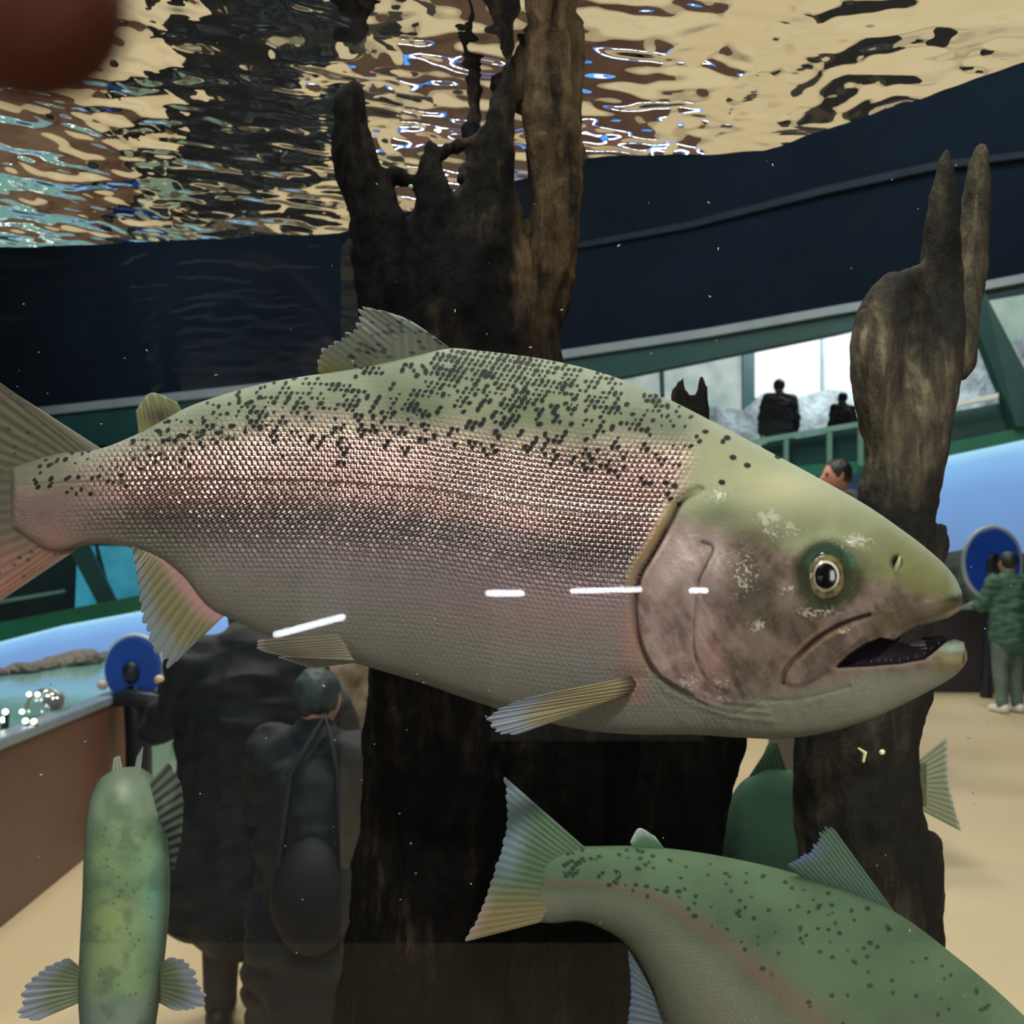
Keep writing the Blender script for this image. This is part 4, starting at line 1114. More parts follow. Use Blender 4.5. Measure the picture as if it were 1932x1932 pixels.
def shadeA(X, Y, T, Sx):
    yt = np.interp(X, T_[:, 0], T_[:, 1]); yb = np.interp(X, B_[:, 0], B_[:, 1]); H_ = np.maximum(yb - yt, 60)
    ll = LAT(X); n1 = fbm(X, Y, 110, 1); n2 = fbm(X, Y, 26, 2); n3 = fbm(X, Y, 9, 4)
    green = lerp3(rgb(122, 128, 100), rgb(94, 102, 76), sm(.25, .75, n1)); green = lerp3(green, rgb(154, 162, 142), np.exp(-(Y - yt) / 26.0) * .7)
    pink = lerp3(rgb(172, 140, 134), rgb(146, 120, 116), n1)
    mauve = lerp3(rgb(138, 122, 122), rgb(118, 108, 108), n2)
    grey = lerp3(rgb(150, 146, 134), rgb(134, 132, 120), n1)
    a = ll - 105 - 25 * np.clip((X - 900) / 300, 0, 1) + 26 * (n1 - .5) + 14 * (n2 - .5); a = np.where(X < 500, ll - 45 - (X - 200) * .15, a)
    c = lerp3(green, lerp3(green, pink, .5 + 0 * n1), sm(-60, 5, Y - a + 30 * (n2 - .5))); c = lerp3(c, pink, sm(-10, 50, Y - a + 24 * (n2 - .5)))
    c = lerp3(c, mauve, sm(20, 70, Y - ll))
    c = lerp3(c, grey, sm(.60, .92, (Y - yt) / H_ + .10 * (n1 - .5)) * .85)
    # rosy flush on the flank behind the gill
    c = lerp3(c, rgb(160, 128, 124), .5 * np.exp(-((X - 1060) / 190) ** 2 - ((Y - 1150) / 60) ** 2))
    c = lerp3(c, rgb(176, 128, 112), .55 * np.exp(-((X - 1195) / 26) ** 2) * sm(1120, 1180, Y) * (Y < 1330))
    c = lerp3(c, rgb(206, 184, 178), .55 * np.exp(-((Y - ll + 8 + 10 * (n1 - .5)) / 15.0) ** 2) * sm(780, 920, X))  # lit highlight along the flank, painted in as a pale band
    # tail root
    tl = np.exp(-((X - 90) / 70) ** 2 - ((Y - 1020) / 46) ** 2); c = lerp3(c, rgb(176, 134, 124), .8 * tl)
    c = lerp3(c, rgb(98, 104, 84), sm(280, 80, X) * sm(965, 915, Y) * .6)
    met = 0.86 * sm(-40, 30, Y - a) * (1 - .55 * sm(60, 140, Y - ll)) + 0.10
    met = met * (1 - .6 * sm(.8, 1, (Y - yt) / H_))
    rough = 0.30 + 0.08 * n1 + 0.16 * sm(80, 200, Y - ll)
    scl = 0.12 + 0.88 * sm(-60, 25, Y - a) * (1 - .85 * sm(75, 200, Y - ll)) + .0
    scl = scl * sm(80, 300, X) * .95
    # ---- head
    dg, sg = pdist(X, Y, GILL); s = -sg * dg
    cover = sm(-2, 3, s) * (X > 1195)
    # smooth scale-free nape on the upper head
    hx = sm(1255, 1330, X + (Y - 900) * .35) * (Y < 1000) + (X > 1400)
    head = np.clip(np.maximum(cover * (Y > 925), hx), 0, 1)
    crown = lerp3(rgb(160, 160, 124), rgb(136, 140, 106), sm(.25, .75, n1))
    crown = lerp3(crown, rgb(196, 192, 150), .8 * np.exp(-((X - 1480) / 110) ** 2 - ((Y - 915) / 42) ** 2))
    crown = lerp3(crown, rgb(116, 116, 66), .8 * sm(1600, 1720, X))
    crown = lerp3(crown, rgb(104, 106, 46), .6 * np.exp(-((X - 1700) / 80) ** 2 - ((Y - 1130) / 30) ** 2))
    crown = lerp3(crown, rgb(150, 160, 140), .8 * np.exp(-((X - 1808) / 14) ** 2) * (Y < 1130))
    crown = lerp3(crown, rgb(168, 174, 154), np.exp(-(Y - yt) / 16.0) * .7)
    nc = sm(.3, .7, fbm(X * .8 + Y * .4, Y * .6 - X * .2, 34, 41, 4)); ns = sm(.3, .7, fbm(X * 1.0 - Y * .6, (Y + X) * .25, 14, 42, 3))
    GL = np.zeros(X.shape)
    cheek = lerp3(rgb(150, 130, 120), rgb(92, 80, 68), nc * .7 + ns * .3)
    oper = lerp3(rgb(196, 168, 160), rgb(128, 106, 100), nc * .6 + .4 * ns)
    hc = lerp3(oper, cheek, sm(1330, 1410, X))
    bc = np.interp(X, [1200, 1290, 1400, 1500, 1600, 1700, 1830], [960, 985, 1010, 1045, 1075, 1108, 1150])
    hc = lerp3(crown, hc, sm(-26, 26, Y - bc + 26 * (n2 - .5)))
    # lower head
    jaw = lerp3(rgb(150, 148, 130), rgb(134, 134, 118), n1)
    jl = np.interp(X, [1200, 1300, 1400, 1480, 1560, 1640, 1830], [1310, 1330, 1325, 1308, 1292, 1272, 1262])
    hc = lerp3(hc, jaw, sm(-22, 26, Y - jl + 18 * (n2 - .5)))
    snout_under = sm(0, 10, Y - np.interp(X, [1600, 1700, 1760, 1815], [1150, 1148, 1132, 1116])) * sm(1600, 1680, X) * sm(1215, 1165, Y)
    hc = lerp3(hc, rgb(92, 82, 58), .75 * snout_under)
    hc = lerp3(hc, rgb(40, 36, 24), .8 * np.exp(-((X - 1802) / 16) ** 2 - ((Y - 1131) / 9) ** 2))
    # jaws
    du, _ = pdist(X, Y, LIPU); dl, _ = pdist(X, Y, LIPL)
    hc = lerp3(hc, rgb(168, 160, 140), .8 * np.exp(-((du - 3) / 3.4) ** 2) * (X > 1690))
    hc = lerp3(hc, rgb(176, 152, 136), .6 * np.exp(-(dl / 5.0) ** 2))
    hc = lerp3(hc, rgb(166, 190, 168), np.exp(-((X - 1795) / 26) ** 2 - ((Y - 1222) / 11) ** 2))
    hc = lerp3(hc, rgb(186, 178, 112), .7 * np.exp(-((X - 1796) / 28) ** 2 - ((Y - 1243) / 10) ** 2))
    hc = lerp3(hc, rgb(130, 120, 70), .6 * np.exp(-((X - 1784) / 34) ** 2 - ((Y - 1262) / 10) ** 2))
    # grey blotch above the gill cover, dark blotch behind the eye
    hc = lerp3(hc, rgb(112, 120, 92), .75 * np.exp(-((X - 1352) / 44) ** 2 - ((Y - 966) / 30) ** 2))
    hc = lerp3(hc, rgb(92, 90, 76), .8 * np.exp(-((X - 1425) / 36) ** 2 - ((Y - 1120) / 40) ** 2))
    hc = lerp3(hc, rgb(84, 70, 56), .6 * np.exp(-((X - 1420) / 60) ** 2 - ((Y - 1010) / 22) ** 2))
    # eye surround
    e = np.hypot((X - EYE[0]) / 48, (Y - EYE[1]) / 54)
    hc = lerp3(hc, rgb(52, 58, 38), .9 * (1 - sm(1.0, 1.55, e + .12 * (n2 - .5))))
    hc = lerp3(hc, rgb(66, 68, 44), .75 * np.exp(-((X - 1618) / 28) ** 2 - ((Y - 1085) / 42) ** 2))
    dte, _ = pdist(X, Y, [(1524, 1060), (1540, 1040), (1562, 1032), (1590, 1040), (1606, 1062)])
    hc = lerp3(hc, rgb(70, 108, 86), .7 * np.exp(-(dte / 9) ** 2))
    hc = lerp3(hc, rgb(8, 9, 6), np.exp(-(np.hypot((X - 1691) / 10, (Y - 1060) / 13)) ** 4))
    crx = fbm(X, Y, 4.5, 44, 2)  # gill cover highlight and head glitter painted in as near-white patches
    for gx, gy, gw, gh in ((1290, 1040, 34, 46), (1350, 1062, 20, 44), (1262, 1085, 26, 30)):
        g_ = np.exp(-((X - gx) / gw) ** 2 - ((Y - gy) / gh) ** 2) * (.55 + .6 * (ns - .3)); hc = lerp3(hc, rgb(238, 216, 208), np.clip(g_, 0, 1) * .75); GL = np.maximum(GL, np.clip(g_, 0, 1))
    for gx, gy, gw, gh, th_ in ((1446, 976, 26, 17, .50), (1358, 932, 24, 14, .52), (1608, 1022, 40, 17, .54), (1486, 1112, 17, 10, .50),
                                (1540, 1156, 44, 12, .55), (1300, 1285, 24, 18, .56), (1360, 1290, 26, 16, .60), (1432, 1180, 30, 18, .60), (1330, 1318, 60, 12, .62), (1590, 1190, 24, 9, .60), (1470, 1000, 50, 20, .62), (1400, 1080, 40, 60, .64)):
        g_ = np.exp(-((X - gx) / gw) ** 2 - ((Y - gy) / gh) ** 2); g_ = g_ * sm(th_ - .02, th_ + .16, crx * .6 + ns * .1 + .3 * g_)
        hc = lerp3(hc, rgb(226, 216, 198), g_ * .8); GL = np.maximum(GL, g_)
    # pink patches
    hc = lerp3(hc, rgb(168, 122, 116), .5 * np.exp(-((X - 1335) / 30) ** 2 - ((Y - 1240) / 40) ** 2))
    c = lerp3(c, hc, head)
    mh = 0.72 * sm(-10, 40, Y - bc) * (1 - .9 * sm(-30, 20, Y - jl)) * (1 - .5 * sm(1420, 1560, X)) + .05
    mh = np.maximum(mh, GL * .8)
    met = met * (1 - head) + mh * head
    rough = rough * (1 - head) + (0.30 + .22 * n3 + .05 * n2 - .12 * GL) * head
    scl = scl * (1 - head)
    # golden shoulder band in front of the scales (cleithrum)
    sb = np.exp(-((s + 16) / 12.0) ** 2) * (X > 1180) * (X < 1340) * sm(930, 960, Y) * (.25 + .75 * sm(1150, 1070, Y)) * sm(1300, 1240, Y)
    c = lerp3(c, rgb(176, 150, 104), .75 * sb); scl = scl * (1 - sb)
    # dark crevices
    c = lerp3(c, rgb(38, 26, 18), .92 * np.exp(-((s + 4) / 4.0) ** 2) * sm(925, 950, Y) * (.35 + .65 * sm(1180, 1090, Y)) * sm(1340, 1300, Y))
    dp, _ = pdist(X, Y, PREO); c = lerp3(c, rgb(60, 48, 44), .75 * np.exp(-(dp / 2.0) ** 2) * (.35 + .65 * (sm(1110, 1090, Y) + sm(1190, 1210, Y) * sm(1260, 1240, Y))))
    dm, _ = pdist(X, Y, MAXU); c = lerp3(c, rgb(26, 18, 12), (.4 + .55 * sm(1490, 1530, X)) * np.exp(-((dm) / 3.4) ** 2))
    c = lerp3(c, rgb(168, 128, 88), .5 * np.exp(-((dm - 9) / 4) ** 2) * (X < 1600) * (X > 1470) * (Y > 1180))
    m = inpoly(X, Y, MOUTH); dM, _ = pdist(X, Y, MOUTH + MOUTH[:1])
    mi = m * sm(0, 4, dM)
    inside = lerp3(rgb(26, 20, 26), rgb(62, 50, 60), n3 * sm(1215, 1250, Y))
    c = lerp3(c, inside, mi * 1.0); met = met * (1 - mi); rough = rough * (1 - mi) + .35 * mi
    # spots
    D = spots_on(X, Y, sp1) * (1 - cover * (Y > 950))
    c = lerp3(c, rgb(10, 14, 14), D * .96); met = met * (1 - D); rough = rough * (1 - D) + .6 * D
    return c, np.stack([met, rough, scl * (.75 + .5 * n1)], -1)


big = thing('rainbow_trout', at(1000, 1020, DZ), 'large silvery pink rainbow trout with open mouth filling the middle of the tank', 'fish')
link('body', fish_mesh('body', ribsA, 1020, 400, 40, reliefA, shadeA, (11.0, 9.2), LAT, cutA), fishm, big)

# eye
ec = at(EYE[0], EYE[1], DZ)
wE = float(np.interp(EYE[0], *zip(*wid))) * math.sqrt(1 - ((EYE[1] - 1150) / 240) ** 2)
de = DZ - wE + 0.004
R_ = 42 / F * de
nr, na = 60, 72; rr = np.linspace(0, 1.0, nr)
an = np.linspace(0, 2 * PI, na, endpoint=False)
RR, AA = np.meshgrid(rr, an, indexing='ij')
ex = RR * np.cos(AA) * 38; ey = RR * np.sin(AA) * 46
bul = 0.0062 * np.sqrt(np.clip(1 - (RR * .93) ** 2, 0, 1))
dd = de - bul
Pe = np.stack([(EYE[0] + ex - CX) / F * dd, dd, -(EYE[1] + ey - CY) / F * dd], -1).reshape(-1, 3)
ii = np.arange(nr * na).reshape(nr, na); nx_ = np.roll(ii, -1, 1)
qe = np.stack([ii[:-1], nx_[:-1], nx_[1:], ii[1:]], -1).reshape(-1, 4)
me = mesh_np('eye', Pe, qe)
# pupil: pear-shaped, slightly pointed forward-down
pe = np.hypot((ex + 1) / (19.5 + 2.5 * (ex > 0)), (ey + 1) / 24.5) + .10 * np.maximum(0, np.sin(AA * 3 + .6)) * 0
ring = np.exp(-((pe - 1.10) / .10) ** 2); n_ = fbm(ex + 60, ey + 60, 9, 6)
ce = lerp3(rgb(112, 100, 66), rgb(50, 46, 32), sm(.3, .7, n_))
ce = lerp3(ce, rgb(120, 112, 78), .5 * np.exp(-((RR - .82) / .09) ** 2))
ce = lerp3(ce, rgb(44, 50, 34), sm(.86, 1.0, RR))
ce = lerp3(ce, rgb(222, 212, 190), ring * (.25 + .6 * sm(-.4, .6, np.cos(AA * 1 + .9) + n_ - .5)))
ce = lerp3(ce, rgb(3, 3, 3), 1 - sm(.92, 1.03, pe))
mcol(me, 'skin', ce.reshape(-1, 3))
mm, nt, b = nmat('trout_eye'); a_ = nt.nodes.new('ShaderNodeVertexColor'); a_.layer_name = 'skin'; nt.links.new(a_.outputs[0], b.inputs['Base Color'])
b.inputs['Roughness'].default_value = 0.14; b.inputs['Coat Weight'].default_value = 0.3; b.inputs['Coat Roughness'].default_value = 0.03; b.inputs['Metallic'].default_value = 0.0
link('eye', me, mm, big)
# nostril flap
dn = DZ - float(np.interp(1692, *zip(*wid))) * .86
bm = bmesh.new(); capsules(bm, [(at(1698, 1052, dn), .0010), (at(1694, 1066, dn - .001), .0016), (at(1688, 1078, dn), .0012)], 10)
done('nostril_flap', bm, mat_noise('flap_skin', (120, 128, 92), (140, 146, 110), 300, 0.4), big, True)
# teeth on the lower jaw, tongue
tm = mat_noise('tooth', (70, 66, 64), (96, 92, 88), 60, 0.3)
for k in range(10):
    px = 1640 + k * 15 + rs.uniform(-4, 4); py = float(np.interp(px, [1600, 1700, 1745, 1782], [1256, 1250, 1238, 1210])) - 2; d_ = DZ - float(np.interp(px, *zip(*wid))) * .62
    bm = bmesh.new(); bmesh.ops.create_cone(bm, cap_ends=True, segments=8, radius1=.0006, radius2=.0001, depth=rs.uniform(.0016, .0028), matrix=Matrix.Translation(at(px, py - 4, d_))); done('tooth', bm, tm, big, True)
bm = bmesh.new(); capsules(bm, [(at(1610, 1244, DZ), .004), (at(1680, 1234, DZ), .0068), (at(1740, 1226, DZ), .0062), (at(1778, 1216, DZ), .003)], 14)
done('tongue', bm, mat_noise('tongue', (40, 34, 40), (70, 56, 62), 260, 0.35, 0.001), big, True)


def spotted(base_fn, spots):
    def f(PX, PY, U, V, ray):
        c = base_fn(PX, PY, U, V, ray); D = np.zeros(PX.shape)
        for x, y, r, st, a in spots:
            A = PX - x; B = PY - y; cc, ss = math.cos(a), math.sin(a)
            e = np.hypot((A * cc + B * ss) / (r * st), (-A * ss + B * cc) / r); D = np.maximum(D, 1 - sm(.7, 1.1, e))
        return lerp3(c, rgb(26, 26, 22), D * .92)
    return f


def tailcol(PX, PY, U, V, ray):
    c = lerp3(rgb(66, 60, 36), rgb(96, 88, 60), ray); c = lerp3(c, rgb(170, 110, 88), sm(980, 1090, PY) * .75); c = lerp3(c, rgb(140, 140, 128), sm(.9, 1, U) * .6 + sm(.1, 0, U) * .8)
    return lerp3(c, rgb(60, 58, 40), .35 * fbm(PX, PY, 30, 5))


rt = random.Random(3)
tspots = [(rt.uniform(-90, 110), rt.uniform(740, 1100), rt.uniform(2, 4), 1.5, rt.uniform(-.6, .6)) for _ in range(64)]
fin('tail_fin', big, [(215, 862), (130, 880), (90, 905), (70, 960), (90, 1010), (125, 1018), (185, 1010)], [(-30, 705), (-120, 640), (-180, 760), (-170, 920), (-190, 1060), (-160, 1215), (-30, 1155)],
    [DZ] * 6, [DZ] * 4, 26, spotted(tailcol, tspots), 0.97, n_v=110, amp=.0002, rag=.04, seed=2)
dsp = [(rt.uniform(640, 840), rt.uniform(590, 690), rt.uniform(2.4, 3.8), rt.uniform(1.6, 2.4), .35 + rt.gauss(0, .15)) for _ in range(52)]


def dorcol(PX, PY, U, V, ray):
    c = lerp3(rgb(74, 80, 64), rgb(112, 118, 96), ray * .45 * fbm(PX, PY, 40, 3) + .2); c = lerp3(c, rgb(92, 88, 44), sm(650, 690, PY) * sm(.35, 0, U)); return lerp3(c, rgb(160, 172, 176), sm(.88, 1, V) * .7)


fin('dorsal_fin', big, [(612, 712), (680, 700), (760, 684), (848, 662)], [(597, 700), (599, 668), (640, 634), (665, 612), (672, 578), (715, 578)], DZ, DZ - .004, 15, spotted(dorcol, dsp),
    lambda U, V, r: np.clip(.93 - .12 * sm(.8, 1, V), 0, 1), n_v=60, amp=.00006, rag=.09, seed=4)
# leading slope of the dorsal fin
fin('dorsal_fin_front', big, [(700, 700), (780, 682), (858, 664)], [(690, 578), (760, 598), (848, 655)], DZ - .0008, DZ - .0022, 9, spotted(dorcol, dsp), 0.96, n_v=50, amp=.00005, rag=.01, seed=5)
fin('adipose_fin', big, [(262, 824), (300, 806), (345, 780)], [(256, 775), (282, 742), (334, 758)], DZ, DZ - .001, 5,
    lambda PX, PY, U, V, r: lerp3(lerp3(rgb(120, 124, 72), rgb(66, 52, 24), np.exp(-((PX - 300) / 34) ** 2 - ((PY - 785) / 22) ** 2)), rgb(150, 150, 130), sm(.85, 1, V) * .7), 1.0, n_v=24, amp=.0003, rag=.0)


def analcol(PX, PY, U, V, ray):
    c = lerp3(rgb(112, 108, 74), rgb(136, 128, 92), ray)
    c = lerp3(c, rgb(176, 132, 126), (1 - sm(.12, .34, V))); c = lerp3(c, rgb(132, 140, 138), sm(.52, .85, V + .12 * (fbm(PX, PY, 20, 8) - .5)))
    return c


fin('anal_fin', big, [(256, 1024), (306, 1040), (353, 1084), (394, 1130), (424, 1160)], [(248, 1032), (256, 1090), (262, 1160), (282, 1215), (318, 1262), (350, 1232)], DZ - .004, DZ - .010, 15, analcol,
    lambda U, V, r: np.clip(1.0 - .22 * sm(.55, 1, V), 0, 1), n_v=60, amp=.0006, rag=.08, seed=6)


def pelcol(PX, PY, U, V, ray):
    return lerp3(lerp3(rgb(140, 132, 108), rgb(112, 104, 84), fbm(PX, PY, 30, 3)), rgb(190, 186, 174), np.clip(sm(.86, 1, V) + sm(.9, 1, U), 0, 1) * .8)


fin('pelvic_fin', big, [(640, 1196), (652, 1215), (668, 1246)], [(486, 1207), (482, 1216), (540, 1240)], DZ - .028, DZ - .034, 9, pelcol, 0.5, n_v=50, amp=.0006, rag=.02, seed=8)
fin('pelvic_fin', big, [(640, 1226), (690, 1248)], [(520, 1240), (590, 1262)], DZ + .01, DZ + .012, 7, pelcol, 0.8, n_v=30, amp=.0005, rag=.02, seed=9)


def peccol(PX, PY, U, V, ray):
    c = lerp3(rgb(120, 108, 66), rgb(168, 158, 120), ray); c = lerp3(c, rgb(62, 42, 26), 1 - sm(.0, .16, V)); return lerp3(c, rgb(150, 156, 166), sm(.62, .82, V + .1 * (ray - .5)))


fin('pectoral_fin', big, [(1190, 1276), (1200, 1288), (1196, 1302), (1150, 1325)], [(985, 1318), (938, 1338), (916, 1356), (922, 1378), (965, 1390)], DZ - .048, [DZ - .062, DZ - .072], 10, peccol,
    lambda U, V, r: np.clip(.95 - .25 * sm(.7, 1, V), 0, 1), n_v=80, amp=.0010, rag=.04, seed=10, curve=-.006)


# ---- the smaller trouts -----------------------------------------------
def shadeB(spots, back, flank, belly, stripe, tmid=.05, met0=.25, tone=1.0, horiz=True):
    def f(X, Y, T, Sx):
        n1 = fbm(X, Y, 80, 12); n2 = fbm(X, Y, 20, 13)
        c = lerp3(rgb(*back), rgb(*[v_ * .8 for v_ in back]), n1)
        st = tmid + .06 * (n1 - .5)
        c = lerp3(c, rgb(*stripe), np.exp(-((T - st) / .13) ** 2) * .5)
        c = lerp3(c, rgb(*flank), sm(st + .05, st + .35, T))
        c = lerp3(c, rgb(*belly), sm(.55, .9, T))
        D = np.zeros(X.shape)
        for x, y, r, s_, a in spots:
            e = np.hypot((X - x) / (r * s_), (Y - y) / r); D = np.maximum(D, 1 - sm(.6, 1.15, e))
        c = lerp3(c, rgb(24, 40, 38), D * .8)
        met = met0 * sm(-.4, .3, T) * (1 - D); rough = .42 + .15 * n2
        return c * tone, np.stack([met, rough, .25 + 0 * T], -1)
    return f


ribs2 = [(1030, 1592, 1004, 1738, .640, .006), (1070, 1594, 1045, 1742, .640, .012), (1100, 1597, 1082, 1738, .638, .015), (1200, 1598, 1140, 1754, .634, .022), (1300, 1608, 1190, 1790, .630, .030), (1400, 1626, 1226, 1850, .625, .038),
         (1500, 1650, 1252, 1915, .620, .044), (1600, 1682, 1284, 1990, .615, .048), (1700, 1728, 1332, 2080, .610, .050), (1800, 1802, 1404, 2160, .606, .050), (1880, 1868, 1500, 2222, .604, .048),
         (1960, 1945, 1620, 2270, .602, .043), (2040, 2035, 1760, 2300, .602, .034), (2100, 2130, 1900, 2310, .602, .022), (2130, 2220, 2050, 2300, .602, .008)]
r5 = random.Random(9); s2 = []
for _ in range(190):
    u = r5.uniform(0, 1) * 10; i = int(u); fr = u - i; a = ribs2[i + 1]; b_ = ribs2[min(i + 2, len(ribs2) - 1)]; tt = r5.uniform(.03, .5) ** 1.0
    A_ = [a[k] * (1 - fr) + b_[k] * fr for k in range(4)]
    s2.append((A_[0] * (1 - tt) + A_[2] * tt, A_[1] * (1 - tt) + A_[3] * tt, r5.uniform(2.6, 5.2), r5.uniform(.8, 1.5), 0))
f2 = thing('rainbow_trout', at(1500, 1850, .62), 'spotted green trout swimming down out of the lower right corner, tail fin raised', 'fish')
link('body', fish_mesh('body', ribs2, 420, 190, 30, None, shadeB(s2, (108, 132, 100), (132, 134, 116), (116, 126, 106), (138, 100, 94), .02, tone=.85), (11, 10), None), fishm2, f2)


def tail2(PX, PY, U, V, ray):
    c = lerp3(rgb(76, 104, 74), rgb(96, 122, 92), ray); c = lerp3(c, rgb(130, 150, 158), sm(.45, .9, V) * sm(.75, .4, U)); c = lerp3(c, rgb(150, 124, 84), sm(.55, .85, U) * .7)
    return lerp3(c, rgb(182, 160, 150), sm(.75, 1, V) * sm(.55, .8, U) * .8)


fin('tail_fin', f2, [(1105, 1600), (1060, 1622), (1048, 1668), (1036, 1712), (1020, 1740)], [(948, 1462), (955, 1548), (935, 1630), (912, 1700), (874, 1778)], .632, .640, 20, tail2,
    lambda U, V, r: np.clip(1 - .35 * sm(.7, 1, V), 0, 1), n_v=60, amp=.0003, rag=.03, seed=12)
fin('adipose_fin', f2, [(1196, 1606), (1262, 1612)], [(1189, 1588), (1205, 1563), (1236, 1578)], .634, .632, 4, lambda PX, PY, U, V, r: lerp3(rgb(96, 130, 100), rgb(176, 196, 190), sm(.5, 1, V)), 1.0, n_v=16, amp=.0002, rag=0)


def dor2(PX, PY, U, V, ray):
    c = lerp3(rgb(78, 104, 86), rgb(112, 134, 116), ray); return lerp3(c, rgb(112, 128, 170), sm(.7, 1, V) * sm(.9, .3, U))


fin('dorsal_fin', f2, [(1516, 1660), (1600, 1688), (1694, 1730)], [(1484, 1630), (1530, 1600), (1552, 1560), (1568, 1556)], .615, .604, 14, dor2, 0.93, n_v=40, amp=.0003, rag=.05, seed=13)
fin('anal_fin', f2, [(1208, 1828), (1240, 1890), (1276, 1965)], [(1184, 1790), (1188, 1870), (1178, 1950)], .622, .618, 12, lambda PX, PY, U, V, r: lerp3(lerp3(rgb(96, 116, 124), rgb(136, 150, 158), r), rgb(70, 90, 150), sm(.5, 1, V) * .5), 0.6, n_v=30, amp=.0003, rag=.05, seed=14)

ribs3 = [(226, 1448, 262, 1446, .98, .006), (198, 1462, 282, 1462, .96, .016), (176, 1492, 297, 1492, .93, .026), (164, 1540, 306, 1540, .88, .032), (158, 1610, 314, 1610, .83, .034), (155, 1700, 316, 1700, .78, .034),
         (150, 1790, 309, 1790, .74, .032), (147, 1870, 300, 1870, .71, .030), (150, 1932, 291, 1932, .69, .028), (158, 2000, 282, 2000, .67, .024), (176, 2060, 262, 2060, .66, .014), (200, 2090, 240, 2090, .66, .004)]
s3 = [(r5.uniform(185, 290), r5.uniform(1560, 1900), r5.uniform(2, 3.6), 1.0, 0) for _ in range(46)]


def shade3(X, Y, T, Sx):
    n1 = fbm(X, Y, 60, 15); n2 = fbm(X, Y, 22, 16)
    c = lerp3(rgb(112, 130, 92), rgb(82, 104, 76), sm(.25, .75, n1)); c = lerp3(c, rgb(140, 152, 96), .6 * np.exp(-((X - 205) / 40) ** 2 - ((Y - 1740) / 70) ** 2))
    c = lerp3(c, rgb(108, 122, 104), sm(1600, 1480, Y)); c = lerp3(c, rgb(92, 140, 122), .7 * np.exp(-((X - 292) / 22) ** 2 - ((Y - 1690) / 90) ** 2))
    c = lerp3(c, rgb(168, 176, 150), .6 * np.exp(-((X - 232) / 14) ** 2 - ((Y - 1488) / 20) ** 2)); c = lerp3(c, rgb(120, 130, 132), sm(1840, 1932, Y) * .5)
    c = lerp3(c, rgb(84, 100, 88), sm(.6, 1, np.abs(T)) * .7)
    c = lerp3(c, rgb(70, 90, 66), .6 * sm(.5, .75, fbm(X, Y, 34, 52)))
    D = np.zeros(X.shape)
    for x, y, r, s_, a in s3: D = np.maximum(D, 1 - sm(.5, 1.2, np.hypot(X - x, Y - y) / r))
    c = lerp3(c, rgb(40, 62, 48), D * .6)
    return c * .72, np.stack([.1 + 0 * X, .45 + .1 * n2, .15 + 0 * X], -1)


f3 = thing('rainbow_trout', at(232, 1780, .74), 'green trout seen from above with both pectoral fins spread at the lower left', 'fish')
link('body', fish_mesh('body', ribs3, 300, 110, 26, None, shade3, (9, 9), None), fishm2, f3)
gfc = lambda PX, PY, U, V, r: lerp3(lerp3(rgb(92, 108, 78), rgb(122, 136, 104), r), rgb(142, 150, 164), sm(.35, .8, V))
fin('pectoral_fin', f3, [(152, 1826), (149, 1860), (150, 1892)], [(128, 1806), (92, 1820), (52, 1850), (34, 1888), (26, 1916), (62, 1930)], .715, .70, 11, gfc, .85, n_v=40, amp=.0006, rag=.09, seed=20)
fin('pectoral_fin', f3, [(300, 1820), (297, 1856), (296, 1890)], [(322, 1804), (356, 1812), (376, 1846), (394, 1876), (384, 1902), (330, 1908)], .715, .70, 11, gfc, .85, n_v=40, amp=.0006, rag=.12, seed=21)
fin('dorsal_fin', f3, [(282, 1478), (296, 1530), (308, 1580), (314, 1640)], [(318, 1436), (342, 1480), (346, 1550), (330, 1640)], .86, .84, 11, lambda PX, PY, U, V, r: lerp3(rgb(40, 48, 44), rgb(118, 128, 118), r), .75, n_v=30, amp=.0003, rag=.03, seed=22)
fin('tail_fin', f3, [(248, 1478), (262, 1476)], [(258, 1428), (270, 1408)], .95, .99, 3, lambda PX, PY, U, V, r: lerp3(rgb(120, 132, 112), rgb(150, 156, 150), V), 1, n_v=16, amp=.0004, rag=0)
fin('tail_lobe', f3, [(208, 1466), (232, 1462)], [(214, 1430), (226, 1426)], .96, .98, 3, lambda PX, PY, U, V, r: lerp3(rgb(112, 124, 104), rgb(130, 136, 120), V), 1, n_v=16, amp=.0004, rag=0)

ribs4 = [(1352, 1600, 1352, 1640, .955, .006), (1362, 1550, 1360, 1680, .955, .014), (1385, 1496, 1385, 1730, .95, .022), (1430, 1458, 1430, 1760, .95, .028), (1480, 1452, 1480, 1770, .95, .030), (1540, 1470, 1540, 1750, .95, .026), (1590, 1520, 1590, 1710, .95, .012), (1600, 1580, 1600, 1650, .95, .003)]
f4 = thing('rainbow_trout', at(1450, 1600, .95), 'dim green trout half hidden between the driftwood trunks below the large trout', 'fish')
link('body', fish_mesh('body', ribs4, 160, 90, 20, None, shadeB([], (66, 98, 78), (58, 88, 76), (60, 88, 78), (70, 98, 84), .3, .05), (10, 10), None), fishm2, f4)
fin('dorsal_fin', f4, [(1405, 1478), (1440, 1460), (1486, 1458)], [(1440, 1424), (1456, 1398), (1466, 1400)], .95, .945, 8, lambda PX, PY, U, V, r: lerp3(rgb(62, 92, 72), rgb(84, 112, 88), r), .97, n_v=24, amp=.0003, rag=.03, seed=24)
ribs5 = [(1748, 1440, 1748, 1520, .86, .004), (1720, 1436, 1720, 1524, .86, .010), (1680, 1420, 1680, 1540, .86, .016), (1620, 1410, 1620, 1560, .86, .022), (1560, 1430, 1560, 1550, .86, .016), (1535, 1460, 1535, 1520, .86, .004)]
